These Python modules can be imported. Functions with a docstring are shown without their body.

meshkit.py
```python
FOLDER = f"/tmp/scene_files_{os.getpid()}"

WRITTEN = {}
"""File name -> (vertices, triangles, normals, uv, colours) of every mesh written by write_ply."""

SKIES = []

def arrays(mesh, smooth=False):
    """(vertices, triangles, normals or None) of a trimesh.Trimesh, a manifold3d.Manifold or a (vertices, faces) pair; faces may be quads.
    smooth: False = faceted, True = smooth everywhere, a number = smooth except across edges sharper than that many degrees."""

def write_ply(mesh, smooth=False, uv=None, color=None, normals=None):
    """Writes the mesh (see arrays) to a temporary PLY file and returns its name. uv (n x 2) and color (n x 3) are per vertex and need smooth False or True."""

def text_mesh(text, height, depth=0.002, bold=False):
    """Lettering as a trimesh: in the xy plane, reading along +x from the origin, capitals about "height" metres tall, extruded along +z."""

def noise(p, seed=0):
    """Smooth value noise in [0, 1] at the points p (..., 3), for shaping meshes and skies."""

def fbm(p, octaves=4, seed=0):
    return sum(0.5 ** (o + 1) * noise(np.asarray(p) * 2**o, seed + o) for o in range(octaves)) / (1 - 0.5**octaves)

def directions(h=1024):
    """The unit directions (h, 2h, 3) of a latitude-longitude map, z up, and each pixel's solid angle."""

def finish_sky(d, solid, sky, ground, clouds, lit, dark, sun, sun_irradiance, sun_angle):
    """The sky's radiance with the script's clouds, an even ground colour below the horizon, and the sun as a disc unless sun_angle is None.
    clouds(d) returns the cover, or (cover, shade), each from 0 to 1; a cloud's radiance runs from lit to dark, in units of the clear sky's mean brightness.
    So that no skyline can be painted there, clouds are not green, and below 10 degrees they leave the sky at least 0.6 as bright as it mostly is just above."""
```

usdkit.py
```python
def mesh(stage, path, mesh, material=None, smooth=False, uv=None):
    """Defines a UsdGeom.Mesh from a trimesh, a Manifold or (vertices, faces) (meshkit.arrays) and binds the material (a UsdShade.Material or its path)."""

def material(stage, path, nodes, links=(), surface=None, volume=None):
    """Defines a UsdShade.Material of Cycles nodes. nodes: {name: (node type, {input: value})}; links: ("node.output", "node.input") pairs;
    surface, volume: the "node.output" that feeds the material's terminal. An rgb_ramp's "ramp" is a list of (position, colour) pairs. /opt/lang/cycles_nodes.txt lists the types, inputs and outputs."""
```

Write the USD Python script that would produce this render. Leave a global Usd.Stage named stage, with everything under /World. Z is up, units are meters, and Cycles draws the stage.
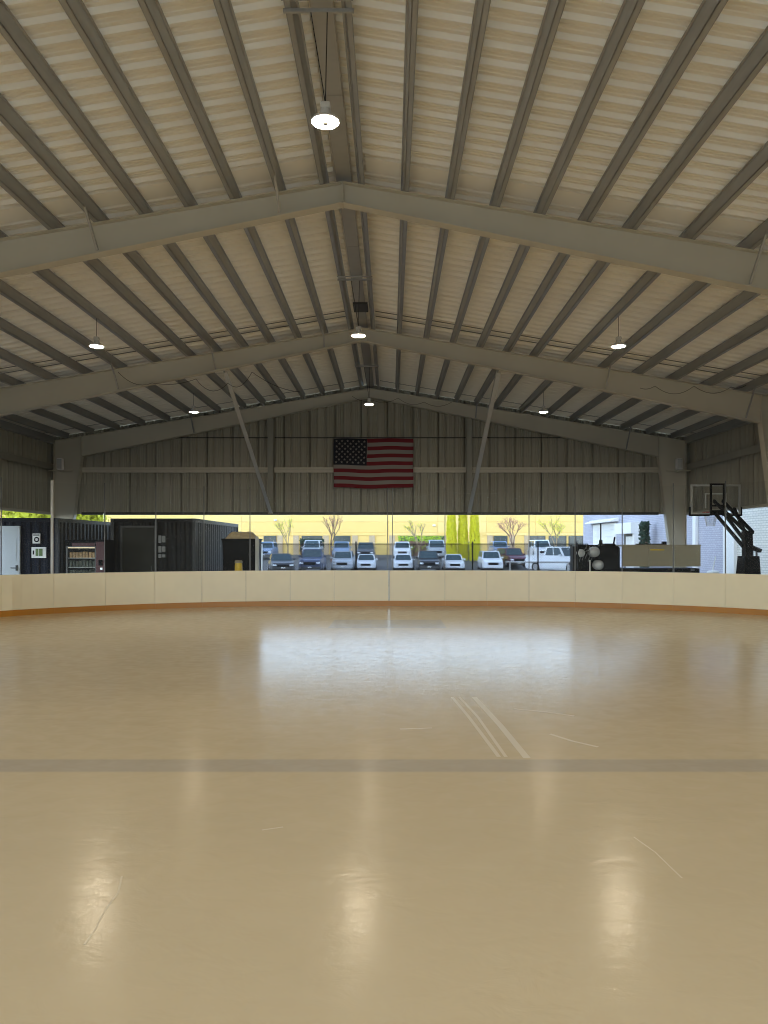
import math, random
import numpy as np, trimesh, usdkit, meshkit
from shapely.geometry import Polygon
from pxr import Usd, UsdGeom, UsdLux, UsdShade, Gf, Sdf

stage = Usd.Stage.CreateInMemory()
UsdGeom.SetStageUpAxis(stage, 'Z'); UsdGeom.SetStageMetersPerUnit(stage, 1.0)
UsdGeom.Xform.Define(stage, '/World')
rng = random.Random(7); nrng = np.random.default_rng(11)

# ------------------------------------------------------------------ camera, sky, sun, exposure
CAMZ, FPX, VX, VY = 1.72, 769.0, 391.0, 545.0       # eye height, focal length in pixels, vanishing point of the building's length
cam = UsdGeom.Camera.Define(stage, '/World/Camera')
cam.AddTranslateOp().Set((0, 0, CAMZ)); cam.AddRotateXOp().Set(90)
cam.CreateHorizontalApertureAttr(36.0); cam.CreateVerticalApertureAttr(48.0)
cam.CreateFocalLengthAttr(36.0 * FPX / 768)
cam.CreateHorizontalApertureOffsetAttr(-(VX - 384) * 36 / 768); cam.CreateVerticalApertureOffsetAttr((VY - 512) * 36 / 768)
cam.CreateClippingRangeAttr((0.05, 1000.0))
cam.CreateExposureAttr(0.1)

SUN_DIR = np.array([0.40, 0.52, -0.76])               # the way sunlight travels
SUN = 7.2; SKY = 0.25; LAMP = 275.0
sky = UsdLux.DomeLight.Define(stage, '/World/Sky')
d_ = -SUN_DIR / np.linalg.norm(SUN_DIR)
sky_mat = usdkit.material(stage, '/World/Looks/sky', {
    's': ('sky_texture', {'sky_type': 'multiple_scattering', 'sun_disc': False, 'sun_elevation': math.asin(d_[2]), 'sun_rotation': math.atan2(d_[0], d_[1])}),
    'h': ('hsv', {'saturation': 0.75}), 'b': ('background_shader', {'strength': SKY})}, [('s.color', 'h.color'), ('h.color', 'b.color')], surface='b.background')
UsdShade.MaterialBindingAPI.Apply(sky.GetPrim()).Bind(sky_mat)
sun = UsdLux.DistantLight.Define(stage, '/World/Sun')
sun.CreateIntensityAttr(SUN); sun.CreateAngleAttr(0.53); sun.CreateColorAttr(Gf.Vec3f(1.0, 0.95, 0.86))
zax = d_; xax = np.cross([0, 0, 1], zax); xax /= np.linalg.norm(xax); yax = np.cross(zax, xax)
M4 = Gf.Matrix4d(*[float(x) for x in (*xax, 0, *yax, 0, *zax, 0, 0, 0, 0, 1)])
sun.AddTransformOp().Set(M4)

# ------------------------------------------------------------------ helpers
def lin(r, g, b):
    c = np.array([r, g, b]) / 255.0
    return tuple(np.where(c <= 0.04045, c / 12.92, ((c + 0.055) / 1.055) ** 2.4))

def px(x, Y): return (x - VX) * Y / FPX               # reading the photograph: metres from a measured distance
def pz(y, Y): return CAMZ + (VY - y) * Y / FPX

class MB:
    def __init__(self): self.v, self.f, self.n = [], [], 0
    def add(self, v, f):
        v = np.asarray(v, float); f = np.asarray(f, int)
        if f.shape[1] == 4: f = np.vstack([f[:, [0, 1, 2]], f[:, [0, 2, 3]]])
        self.v.append(v); self.f.append(f + self.n); self.n += len(v); return self
    def hexa(self, p):                                # 8 corners: bottom ring 0-3, top ring 4-7
        return self.add(p, [[3, 2, 1, 0], [4, 5, 6, 7], [0, 1, 5, 4], [1, 2, 6, 5], [2, 3, 7, 6], [3, 0, 4, 7]])
    def box(self, x0, x1, y0, y1, z0, z1):
        return self.hexa([(x0, y0, z0), (x1, y0, z0), (x1, y1, z0), (x0, y1, z0), (x0, y0, z1), (x1, y0, z1), (x1, y1, z1), (x0, y1, z1)])
    def bevbox(self, x0, x1, y0, y1, z0, z1, b=0.02):
        P = []
        for sx, xx in ((1, x0), (-1, x1)):
            for sy, yy in ((1, y0), (-1, y1)):
                for sz, zz in ((1, z0), (-1, z1)):
                    P += [(xx + sx * b, yy + sy * b, zz), (xx + sx * b, yy, zz + sz * b), (xx, yy + sy * b, zz + sz * b)]
        h = trimesh.convex.convex_hull(np.array(P)); return self.add(h.vertices, h.faces)
    def bar(self, a, b, w, h, up=(0, 0, 1)):          # square bar between two points
        a, b = np.array(a, float), np.array(b, float); t = (b - a) / np.linalg.norm(b - a)
        s = np.cross(t, up); s = s if np.linalg.norm(s) > 1e-6 else np.cross(t, (1, 0, 0)); s = s / np.linalg.norm(s); u = np.cross(s, t)
        s, u = s * w / 2, u * h / 2
        return self.hexa([a - s - u, a + s - u, b + s - u, b - s - u, a - s + u, a + s + u, b + s + u, b - s + u])
    def tube(self, pts, r, n=8, cap=True):
        pts = np.array(pts, float); k = len(pts); r = np.broadcast_to(np.asarray(r, float), (k,))
        V = []
        for i in range(k):
            t = pts[min(i + 1, k - 1)] - pts[max(i - 1, 0)]; t = t / max(np.linalg.norm(t), 1e-9)
            a = np.cross(t, (0, 0, 1)) if abs(t[2]) < 0.95 else np.cross(t, (1, 0, 0)); a = a / np.linalg.norm(a); b = np.cross(t, a)
            V += [pts[i] + r[i] * (math.cos(q) * a + math.sin(q) * b) for q in np.arange(n) * 2 * math.pi / n]
        F = [[i * n + j, i * n + (j + 1) % n, (i + 1) * n + (j + 1) % n, (i + 1) * n + j] for i in range(k - 1) for j in range(n)]
        F = [[a, b, c] for a, b, c, d in F] + [[a, c, d] for a, b, c, d in F]
        if cap:
            V += [pts[0], pts[-1]]
            F += [[k * n, (j + 1) % n, j] for j in range(n)] + [[k * n + 1, (k - 1) * n + j, (k - 1) * n + (j + 1) % n] for j in range(n)]
        return self.add(V, F)
    def lathe(self, prof, c, n=24):                   # prof: (r, z) list, about the vertical through c
        V = [(c[0] + r * math.cos(q), c[1] + r * math.sin(q), c[2] + z) for r, z in prof for q in np.arange(n) * 2 * math.pi / n]
        F = [[i * n + j, i * n + (j + 1) % n, (i + 1) * n + (j + 1) % n, (i + 1) * n + j] for i in range(len(prof) - 1) for j in range(n)]
        return self.add(V, F)
    def plate(self, poly, axis, c, t):                # polygon in the two other axes, extruded by t about c along axis
        m = trimesh.creation.extrude_polygon(Polygon(poly), t, engine='earcut'); v = np.array(m.vertices); v[:, 2] += c - t / 2
        v = {'y': v[:, [0, 2, 1]], 'x': v[:, [2, 0, 1]], 'z': v}[axis]; f = np.array(m.faces)
        return self.add(v, f[:, ::-1] if axis == 'y' else f)
    def mesh(self): return np.vstack(self.v), np.vstack(self.f)

ORIGIN, USED = {}, {}
def fresh(parent, name):
    k = (parent, name); USED[k] = USED.get(k, -1) + 1
    return f'{parent}/{name}' + (f'_{USED[k]:03d}' if USED[k] else '')
def tag(prim, label=None, cat=None, group=None, kind=None):
    for k, v in (('label', label), ('category', cat), ('group', group), ('kind', kind)):
        if v: prim.SetCustomDataByKey(k, v)
    return prim
def thing(name, label=None, cat=None, loc=(0, 0, 0), rz=0, group=None, kind=None):
    p = fresh('/World', name); x = UsdGeom.Xform.Define(stage, p)
    x.AddTranslateOp().Set(tuple(float(a) for a in loc))
    if rz: x.AddRotateZOp().Set(float(rz))
    ORIGIN[p] = np.array(loc, float); tag(x.GetPrim(), label, cat, group, kind); return p
def part(parent, name, mb, mat, label=None, kind=None, smooth=False, local=False):
    p = fresh(parent, name); v, f = mb.mesh()
    root = '/'.join(parent.split('/')[:3]); v = v if local else v - ORIGIN.get(root, 0)
    m = usdkit.mesh(stage, p, (v, f), mat, smooth=smooth); tag(m.GetPrim(), label, kind=kind); return p
def solo(name, mb, mat, label=None, cat=None, group=None, kind=None, smooth=False):
    p = fresh('/World', name); v, f = mb.mesh(); o = np.array([v[:, 0].mean(), v[:, 1].mean(), v[:, 2].min()])
    m = usdkit.mesh(stage, p, (v - o, f), mat, smooth=smooth); m.AddTranslateOp().Set(tuple(float(a) for a in o))
    tag(m.GetPrim(), label, cat, group, kind); return p
def dup(src, loc, label, cat, rz=0, group=None):
    p = fresh('/World', src.split('/')[2].rstrip('0123456789').rstrip('_')); x = UsdGeom.Xform.Define(stage, p)
    x.GetPrim().GetReferences().AddInternalReference(src); x.GetPrim().SetInstanceable(True)
    x.ClearXformOpOrder(); x.AddTranslateOp().Set(tuple(float(a) for a in loc))
    if rz: x.AddRotateZOp().Set(float(rz))
    tag(x.GetPrim(), label, cat, group); return p

# ------------------------------------------------------------------ materials
MATS = {}
def mat(name, col, rough=0.5, metal=0.0, spec=0.5, emit=None, noise=0.0, nscale=6.0, bump=0.0, bscale=40.0, stretch=(1, 1, 1), coat=0.0):
    nodes = {'p': ('principled_bsdf', {'base_color': col, 'roughness': rough, 'metallic': metal, 'specular_ior_level': spec, 'coat_weight': coat})}
    links = []
    if emit: nodes['p'][1].update(emission_color=emit[0], emission_strength=emit[1])
    if noise or bump:
        nodes['g'] = ('geometry', {}); nodes['mp'] = ('mapping', {'scale': stretch}); links.append(('g.position', 'mp.vector'))
    if noise:
        nodes['n'] = ('noise_texture', {'scale': nscale, 'detail': 4.0, 'roughness': 0.6})
        c = np.array(col)
        nodes['r'] = ('rgb_ramp', {'ramp': [(0.25, tuple(c * (1 - noise))), (0.75, tuple(np.minimum(c * (1 + noise), 1)))]})
        links += [('mp.vector', 'n.vector'), ('n.fac', 'r.fac'), ('r.color', 'p.base_color')]
    if bump:
        nodes['bn'] = ('noise_texture', {'scale': bscale, 'detail': 3.0}); nodes['bu'] = ('bump', {'strength': bump, 'distance': 0.01})
        links += [('mp.vector', 'bn.vector'), ('bn.fac', 'bu.height'), ('bu.normal', 'p.normal')]
    MATS[name] = usdkit.material(stage, '/World/Looks/' + name, nodes, links, surface='p.BSDF'); return MATS[name]

def leafmat(name, col):
    MATS[name] = usdkit.material(stage, '/World/Looks/' + name, {
        'd': ('principled_bsdf', {'base_color': col, 'roughness': 0.6}), 't': ('translucent_bsdf', {'color': col}), 'm': ('mix_closure', {'fac': 0.4})},
        [('d.BSDF', 'm.closure1'), ('t.BSDF', 'm.closure2')], surface='m.closure'); return MATS[name]

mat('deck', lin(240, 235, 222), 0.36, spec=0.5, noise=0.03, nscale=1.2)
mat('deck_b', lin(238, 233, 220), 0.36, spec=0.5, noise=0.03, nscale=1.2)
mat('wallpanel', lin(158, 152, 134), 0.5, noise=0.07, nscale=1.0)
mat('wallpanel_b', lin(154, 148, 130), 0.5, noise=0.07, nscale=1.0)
mat('steel', lin(192, 184, 164), 0.5, noise=0.04, nscale=1.5)
mat('wall_steel', lin(140, 136, 122), 0.5, noise=0.04)
mat('galv', lin(168, 167, 163), 0.33, metal=0.45, noise=0.10, nscale=3.0, stretch=(4, 0.6, 4))
mat('liner', lin(165, 162, 155), 0.4, metal=0.3, noise=0.05)
mat('dark_steel', lin(55, 53, 48), 0.5)
mat('black', lin(9, 9, 10), 0.65, spec=0.15)
mat('rubber', lin(22, 22, 22), 0.8)
mat('cable', lin(40, 38, 34), 0.6)
mat('rope', lin(165, 160, 145), 0.7)
mat('alu', lin(105, 105, 102), 0.4, metal=0.3)
mat('pole_pale', lin(185, 183, 176), 0.45)
mat('board', lin(232, 217, 182), 0.32, spec=0.5, noise=0.03, nscale=2.0)
mat('kick', lin(176, 116, 36), 0.35)
mat('concrete', lin(92, 90, 86), 0.8, noise=0.12, nscale=2.0)
mat('pale_concrete', lin(230, 214, 184), 0.8, noise=0.06, nscale=1.0)
mat('asphalt', lin(98, 96, 92), 0.85, noise=0.15, nscale=1.5)
mat('grass', lin(130, 150, 40), 0.9, noise=0.3, nscale=6)
mat('navy', lin(12, 15, 28), 0.6, spec=0.2, noise=0.1)
mat('container_dark', lin(20, 19, 16), 0.6, spec=0.2, noise=0.15, nscale=2)
mat('container_grey', lin(54, 53, 52), 0.5, spec=0.4, noise=0.12, nscale=2)
mat('olive', lin(38, 36, 27), 0.6, spec=0.2, noise=0.06)
mat('white', lin(225, 223, 216), 0.5)
mat('door_white', lin(175, 178, 176), 0.5)
mat('chrome', lin(200, 200, 200), 0.2, metal=1.0)
mat('green_print', lin(96, 118, 62), 0.6, noise=0.4, nscale=30)
mat('red_dark', lin(70, 16, 18), 0.4)
mat('snack_tan', lin(176, 140, 92), 0.5, noise=0.5, nscale=22)
mat('snack_dark', lin(70, 74, 60), 0.5, noise=0.6, nscale=24)
mat('tan_pile', lin(186, 168, 132), 0.9, noise=0.3, nscale=12, bump=0.6, bscale=20)
mat('yellow', lin(214, 176, 40), 0.45)
mat('tan_box', lin(158, 146, 118), 0.5, noise=0.05)
mat('tank', lin(190, 190, 188), 0.35, metal=0.2, noise=0.2, nscale=5)
mat('flag_red', lin(112, 18, 28), 0.85)
mat('flag_white', lin(138, 132, 124), 0.85)
mat('flag_blue', lin(14, 15, 28), 0.85)
mat('siding', lin(238, 200, 116), 0.7, noise=0.03, nscale=0.4)
mat('siding_b', lin(240, 205, 126), 0.7, noise=0.03, nscale=0.4)
mat('pier', lin(190, 165, 130), 0.8, noise=0.1)
mat('window_dark', lin(58, 66, 62), 0.12, spec=0.6)
mat('dark_frame', lin(60, 58, 55), 0.5)
mat('bark', lin(118, 90, 74), 0.9)
mat('bark_pale', lin(150, 130, 100), 0.9)
leafmat('leaf_lime', lin(206, 206, 66)); leafmat('leaf_yellow', lin(226, 214, 96)); leafmat('leaf_bud', lin(206, 150, 120))
leafmat('leaf_arbor', lin(214, 206, 44)); leafmat('leaf_dark', lin(46, 66, 48)); leafmat('leaf_hedge', lin(165, 190, 50))
mat('headlamp', lin(225, 228, 232), 0.15, spec=0.7)
mat('carglass', lin(40, 58, 62), 0.08, spec=0.7)
mat('tyre', lin(24, 24, 24), 0.85); mat('rim', lin(150, 150, 152), 0.35, metal=0.7)
mat('lens', (1.0, 0.86, 0.62), 0.5, emit=((1.0, 0.85, 0.62), LAMP))
mat('lens_dim', (1.0, 0.86, 0.62), 0.5, emit=((1.0, 0.85, 0.62), LAMP * 0.28))
mat('lamp_shell', lin(200, 196, 188), 0.4)
mat('netting', lin(215, 212, 205), 0.8)
mat('rim_orange', lin(200, 80, 30), 0.4)
for i_, (nm_, c_) in enumerate((('white', (226, 228, 230)), ('silver', (168, 174, 180)), ('charcoal', (52, 54, 58)), ('black', (26, 27, 30)), ('navy', (44, 56, 84)), ('maroon', (74, 34, 46)), ('blue', (120, 142, 172)), ('grey', (112, 114, 116)))):
    mat('paint_' + nm_, lin(*c_), 0.3, metal=0.0, coat=0.6)

# painted brick: the courses are about two pixels high, so the material takes over
def brickmat(name, c1, c2, mortar):
    MATS[name] = usdkit.material(stage, '/World/Looks/' + name, {
        'g': ('geometry', {}), 'x': ('separate_xyz', {}), 'c': ('combine_xyz', {}),
        'b': ('brick_texture', {'color1': c1, 'color2': c2, 'mortar': mortar, 'scale': 1.0, 'mortar_size': 0.008, 'mortar_smooth': 0.3, 'brick_width': 0.25, 'row_height': 0.09}),
        'bu': ('bump', {'strength': 0.5, 'distance': 0.01, 'invert': True}), 'p': ('principled_bsdf', {'roughness': 0.7})},
        [('g.position', 'x.vector'), ('x.y', 'c.x'), ('x.z', 'c.y'), ('c.vector', 'b.vector'), ('b.color', 'p.base_color'), ('b.fac', 'bu.height'), ('bu.normal', 'p.normal')], surface='p.BSDF')
brickmat('brick_grey', lin(182, 181, 190), lin(174, 173, 182), lin(136, 136, 146))
brickmat('brick_white', lin(232, 228, 214), lin(224, 220, 206), lin(178, 174, 162))

# clear acrylic: passes light, reflects at grazing, a little scuffed
usdkit.material(stage, '/World/Looks/acrylic', {
    't': ('transparent_bsdf', {'color': (0.97, 0.975, 0.97)}), 'g': ('glossy_bsdf', {'roughness': 0.08, 'color': (1, 1, 1)}), 'd': ('diffuse_bsdf', {'color': (0.8, 0.8, 0.78)}),
    'f': ('fresnel', {'IOR': 1.04}), 'm1': ('mix_closure', {'fac': 0.006}), 'm2': ('mix_closure', {})},
    [('t.BSDF', 'm1.closure1'), ('d.BSDF', 'm1.closure2'), ('m1.closure', 'm2.closure1'), ('g.BSDF', 'm2.closure2'), ('f.fac', 'm2.fac')], surface='m2.closure')
MATS['acrylic'] = '/World/Looks/acrylic'

# the rink surface: off-white sheet, glossy, finely rippled across; the painted centre line and crease are flat paint in it
def rink_material():
    N, L = {}, []
    N['g'] = ('geometry', {}); N['s'] = ('separate_xyz', {}); L.append(('g.position', 's.vector'))
    base, line, crease = lin(205, 183, 145), lin(176, 162, 140), lin(160, 157, 147)
    N['mp'] = ('mapping', {'scale': (0.35, 0.6, 1)}); N['n'] = ('noise_texture', {'scale': 0.8, 'detail': 5.0, 'roughness': 0.55})
    N['r'] = ('rgb_ramp', {'ramp': [(0.3, tuple(np.array(base) * 0.94)), (0.7, tuple(np.array(base) * 1.03))]})
    L += [('g.position', 'mp.vector'), ('mp.vector', 'n.vector'), ('n.fac', 'r.fac')]
    def band(out, src, lo, hi, e):                    # smooth window
        N[out + 'a'] = ('map_range', {'range_type': 'smoothstep', 'from_min': lo - e, 'from_max': lo + e, 'clamp': True})
        N[out + 'b'] = ('map_range', {'range_type': 'smoothstep', 'from_min': hi - e, 'from_max': hi + e, 'to_min': 1.0, 'to_max': 0.0, 'clamp': True})
        N[out] = ('math', {'math_type': 'multiply'})
        L.extend([(src, out + 'a.value'), (src, out + 'b.value'), (out + 'a.result', out + '.value1'), (out + 'b.result', out + '.value2')])
    band('ln', 's.y', 5.83, 6.17, 0.03)
    band('cy', 's.y', 15.9, 17.7, 0.03); band('cx', 's.x', -1.3, 1.15, 0.03)
    N['cr'] = ('math', {'math_type': 'multiply'}); L += [('cy.value', 'cr.value1'), ('cx.value', 'cr.value2')]
    N['m1'] = ('mix', {'color2': line}); N['m2'] = ('mix', {'color2': crease})
    N['lf'] = ('math', {'math_type': 'multiply', 'value2': 0.75}); N['cf'] = ('math', {'math_type': 'multiply', 'value2': 0.7})
    L += [('ln.value', 'lf.value1'), ('lf.value', 'm1.fac'), ('r.color', 'm1.color1'), ('cr.value', 'cf.value1'), ('cf.value', 'm2.fac'), ('m1.color', 'm2.color1')]
    N['mb'] = ('mapping', {'scale': (3.0, 4.0, 1)}); N['nb'] = ('noise_texture', {'scale': 1.6, 'detail': 4.0, 'roughness': 0.6, 'distortion': 0.6})
    N['mc'] = ('mapping', {'scale': (12.0, 14.0, 1)}); N['nc'] = ('noise_texture', {'scale': 1.3, 'detail': 3.0})
    N['ha'] = ('math', {'math_type': 'multiply_add', 'value2': 0.12})
    N['bu'] = ('bump', {'strength': 0.12, 'distance': 0.02})
    L += [('g.position', 'mb.vector'), ('mb.vector', 'nb.vector'), ('g.position', 'mc.vector'), ('mc.vector', 'nc.vector'), ('nc.fac', 'ha.value1'), ('nb.fac', 'ha.value3'), ('ha.value', 'bu.height')]
    N['rr'] = ('map_range', {'from_min': 0.3, 'from_max': 0.7, 'to_min': 0.17, 'to_max': 0.22, 'clamp': True}); L.append(('nb.fac', 'rr.value'))
    N['p'] = ('principled_bsdf', {'specular_ior_level': 0.5, 'ior': 1.27})
    L += [('m2.color', 'p.base_color'), ('bu.normal', 'p.normal'), ('rr.result', 'p.roughness')]
    MATS['rink'] = usdkit.material(stage, '/World/Looks/rink', N, L, surface='p.BSDF')
rink_material()
mat('scuff', lin(212, 194, 160), 0.3)
MT = MATS

# ------------------------------------------------------------------ building dimensions
RX, SL = -0.74, 1 / 6.0                               # ridge x, roof slope
TOP, DECK = 7.24, 7.43                                # frame top and roof sheet at the ridge
WX = 11.3                                             # ridge to side wall
FRAMES = [11.75, 19.6, 27.1]
YB, YE = -6.0, 27.38                                 # the wall behind the camera, the end wall
WB = 2.82                                             # underside of the wall sheets
OFFS = [0.28, 0.95, 1.64, 2.33, 3.02, 3.71, 4.40, 5.29, 6.18, 7.07, 7.96, 8.85, 9.74, 10.63]
deck_z = lambda o: DECK - abs(o) * SL

# rink outline (inner face of the boards), from the camera's left rear round the far end to the right rear
def outline():
    half = [(x, 21.7) for x in np.linspace(0, 2, 9)]
    th = math.asin(0.7)
    half += [(2 + 10 * math.sin(t), 11.7 + 10 * math.cos(t)) for t in np.linspace(0, th, 60)[1:]]
    c = (9.0 - 2 * math.sin(th), 11.7 + 10 * math.cos(th) - 2 * math.cos(th))
    half += [(c[0] + 2 * math.sin(t), c[1] + 2 * math.cos(t)) for t in np.linspace(th, math.pi / 2, 12)[1:]]
    xe = half[-1][0]
    half += [(xe, y) for y in np.linspace(half[-1][1], -2.5, 30)[1:]]
    half += [(xe - 2 + 2 * math.cos(t), -2.5 - 2 * math.sin(t)) for t in np.linspace(0, math.pi / 2, 10)[1:]]
    h = np.array(half) + (0.05, 0)
    m = h[1:][::-1].copy(); m[:, 0] = 0.1 - m[:, 0]
    return np.vstack([m, h])
RINK = outline()
seg = np.linalg.norm(np.diff(RINK, axis=0), axis=1); ARC = np.concatenate([[0], np.cumsum(seg)])
def on_arc(s, off=0.0):
    p = np.array([np.interp(s, ARC, RINK[:, 0]), np.interp(s, ARC, RINK[:, 1])])
    q = np.array([np.interp(s + 0.03, ARC, RINK[:, 0]), np.interp(s + 0.03, ARC, RINK[:, 1])]); q0 = np.array([np.interp(s - 0.03, ARC, RINK[:, 0]), np.interp(s - 0.03, ARC, RINK[:, 1])])
    t = (q - q0) / np.linalg.norm(q - q0); n = np.array([-t[1], t[0]])
    return p + n * off
vis = RINK[:, 1] > 12
def s_at_px(x):                                       # arc length where the boards cross a picture column
    p = VX + FPX * RINK[:, 0] / np.maximum(RINK[:, 1], 1)
    return float(np.interp(x, p[vis], ARC[vis]))

# ------------------------------------------------------------------ ground, slab, rink floor
gy = [(-60, -0.08), (29.5, -0.08), (55, -0.25), (62, -0.45), (71, -0.6), (74, -0.2), (82, 0.3), (95, 0.5), (170, 0.5)]
def gz(y): return float(np.interp(y, [a for a, b in gy], [b for a, b in gy]))
m = MB()
for (a, za), (b, zb) in zip(gy, gy[1:]):
    m.add([(-90, a, za), (90, a, za), (90, b, zb), (-90, b, zb)], [[0, 1, 2, 3]])
solo('asphalt_ground', m, MT['asphalt'], kind='structure')
solo('concrete_slab', MB().box(RX - 13, RX + 13, YB - 1, 29.3, -0.3, -0.032), MT['concrete'], kind='structure')
solo('concrete_apron', MB().box(-40, 40, -45, YB - 1.01, -0.3, -0.04), MT['pale_concrete'], kind='structure')
fl = thing('floor', kind='structure')
pm = trimesh.creation.extrude_polygon(Polygon(RINK), 0.03, engine='earcut')
part(fl, 'rink_surface', MB().add(np.array(pm.vertices) - (0, 0, 0.03), pm.faces), MT['rink'])
def ground_pt(x, y): Y = CAMZ * FPX / (y - VY); return np.array([px(x, Y), Y])
def scratch(pts, w):
    P = [ground_pt(*p) for p in pts]; m = MB()
    for a, b in zip(P, P[1:]):
        t = (b - a) / np.linalg.norm(b - a); n = np.array([-t[1], t[0]]) * w / 2
        m.hexa([(*(a - n), -0.001), (*(b - n), -0.001), (*(b + n), -0.001), (*(a + n), -0.001), (*(a - n), 0.0006), (*(b - n), 0.0006), (*(b + n), 0.0006), (*(a + n), 0.0006)])
    part(fl, 'scuff_mark', m, MT['scuff'])
for pts, w in (([(452, 697), (468, 716), (499, 757)], 0.035), ([(459, 697), (477, 716), (506, 757)], 0.03), ([(474, 697), (500, 725), (527, 758)], 0.06),
               ([(514, 709), (545, 712), (574, 716)], 0.04), ([(550, 734), (572, 741), (598, 747)], 0.035), ([(634, 837), (655, 852), (682, 878)], 0.008),
               ([(122, 876), (118, 893), (103, 913), (96, 928), (84, 945)], 0.010), ([(262, 830), (283, 827)], 0.012), ([(400, 729), (432, 728)], 0.03)):
    scratch(pts, w)

# ------------------------------------------------------------------ roof
ceil = thing('ceiling', kind='structure')
PROF = [(0, 0), (0.060, 0), (0.070, 0.010), (0.092, 0.010), (0.102, 0), (0.130, 0), (0.140, 0.010), (0.166, 0.010), (0.176, 0), (0.206, 0), (0.236, 0.055), (0.264, 0.055), (0.302, 0)]
def rib_line(n): return [(0.305 * k + a, b) for k in range(n) for a, b in PROF] + [(0.305 * n + 0.03, 0.0)]
RL = rib_line(3)
nsheet = int(math.ceil((YE + 0.3 - YB) / 0.915))
for k in range(nsheet):
    for sd in (-1, 1):
        y0 = YE + 0.25 - (k + 1) * 0.915; os_ = [0.14, 11.55]
        V = [(RX + sd * o, y0 + a, deck_z(o) + 0.055 - b + 0.0015 * (1 if a > 0.92 else 0)) for o in os_ for a, b in RL]; n = len(RL)
        F = [[i, i + 1, n + i + 1, n + i] for i in range(n - 1)]
        part(ceil, 'roof_panel', MB().add(V, F), MT['deck' if rng.random() < 0.6 else 'deck_b'])
m = MB()                                              # ridge cap outside and the liner seen between the two ridge purlins
for sd in (-1, 1): m.hexa([(RX, YB, DECK + 0.06), (RX + sd * 0.4, YB, DECK - 0.005), (RX + sd * 0.4, YE + .3, DECK - 0.005), (RX, YE + .3, DECK + 0.06), (RX, YB, DECK + 0.08), (RX + sd * 0.4, YB, DECK + 0.05), (RX + sd * 0.4, YE + .3, DECK + 0.05), (RX, YE + .3, DECK + 0.08)])
part(ceil, 'ridge_cap', m, MT['deck'])
for a, b in ((3.9, 9.55), (9.56, 14.4), (14.41, 19.0), (19.01, 23.2), (23.21, 27.3)):
    part(ceil, 'ridge_liner', MB().box(RX - 0.10, RX + 0.14, a, b, DECK - 0.12, DECK - 0.105), MT['liner'])
def on_slope(sd, o, h): return np.array([RX + sd * (o - h * 0.1644), TOP - o * SL + h * 0.9864])   # point h above the frame's top, square to the roof
bays = [(3.9, 11.75), (11.75, 19.6), (19.6, 27.1)]
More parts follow.
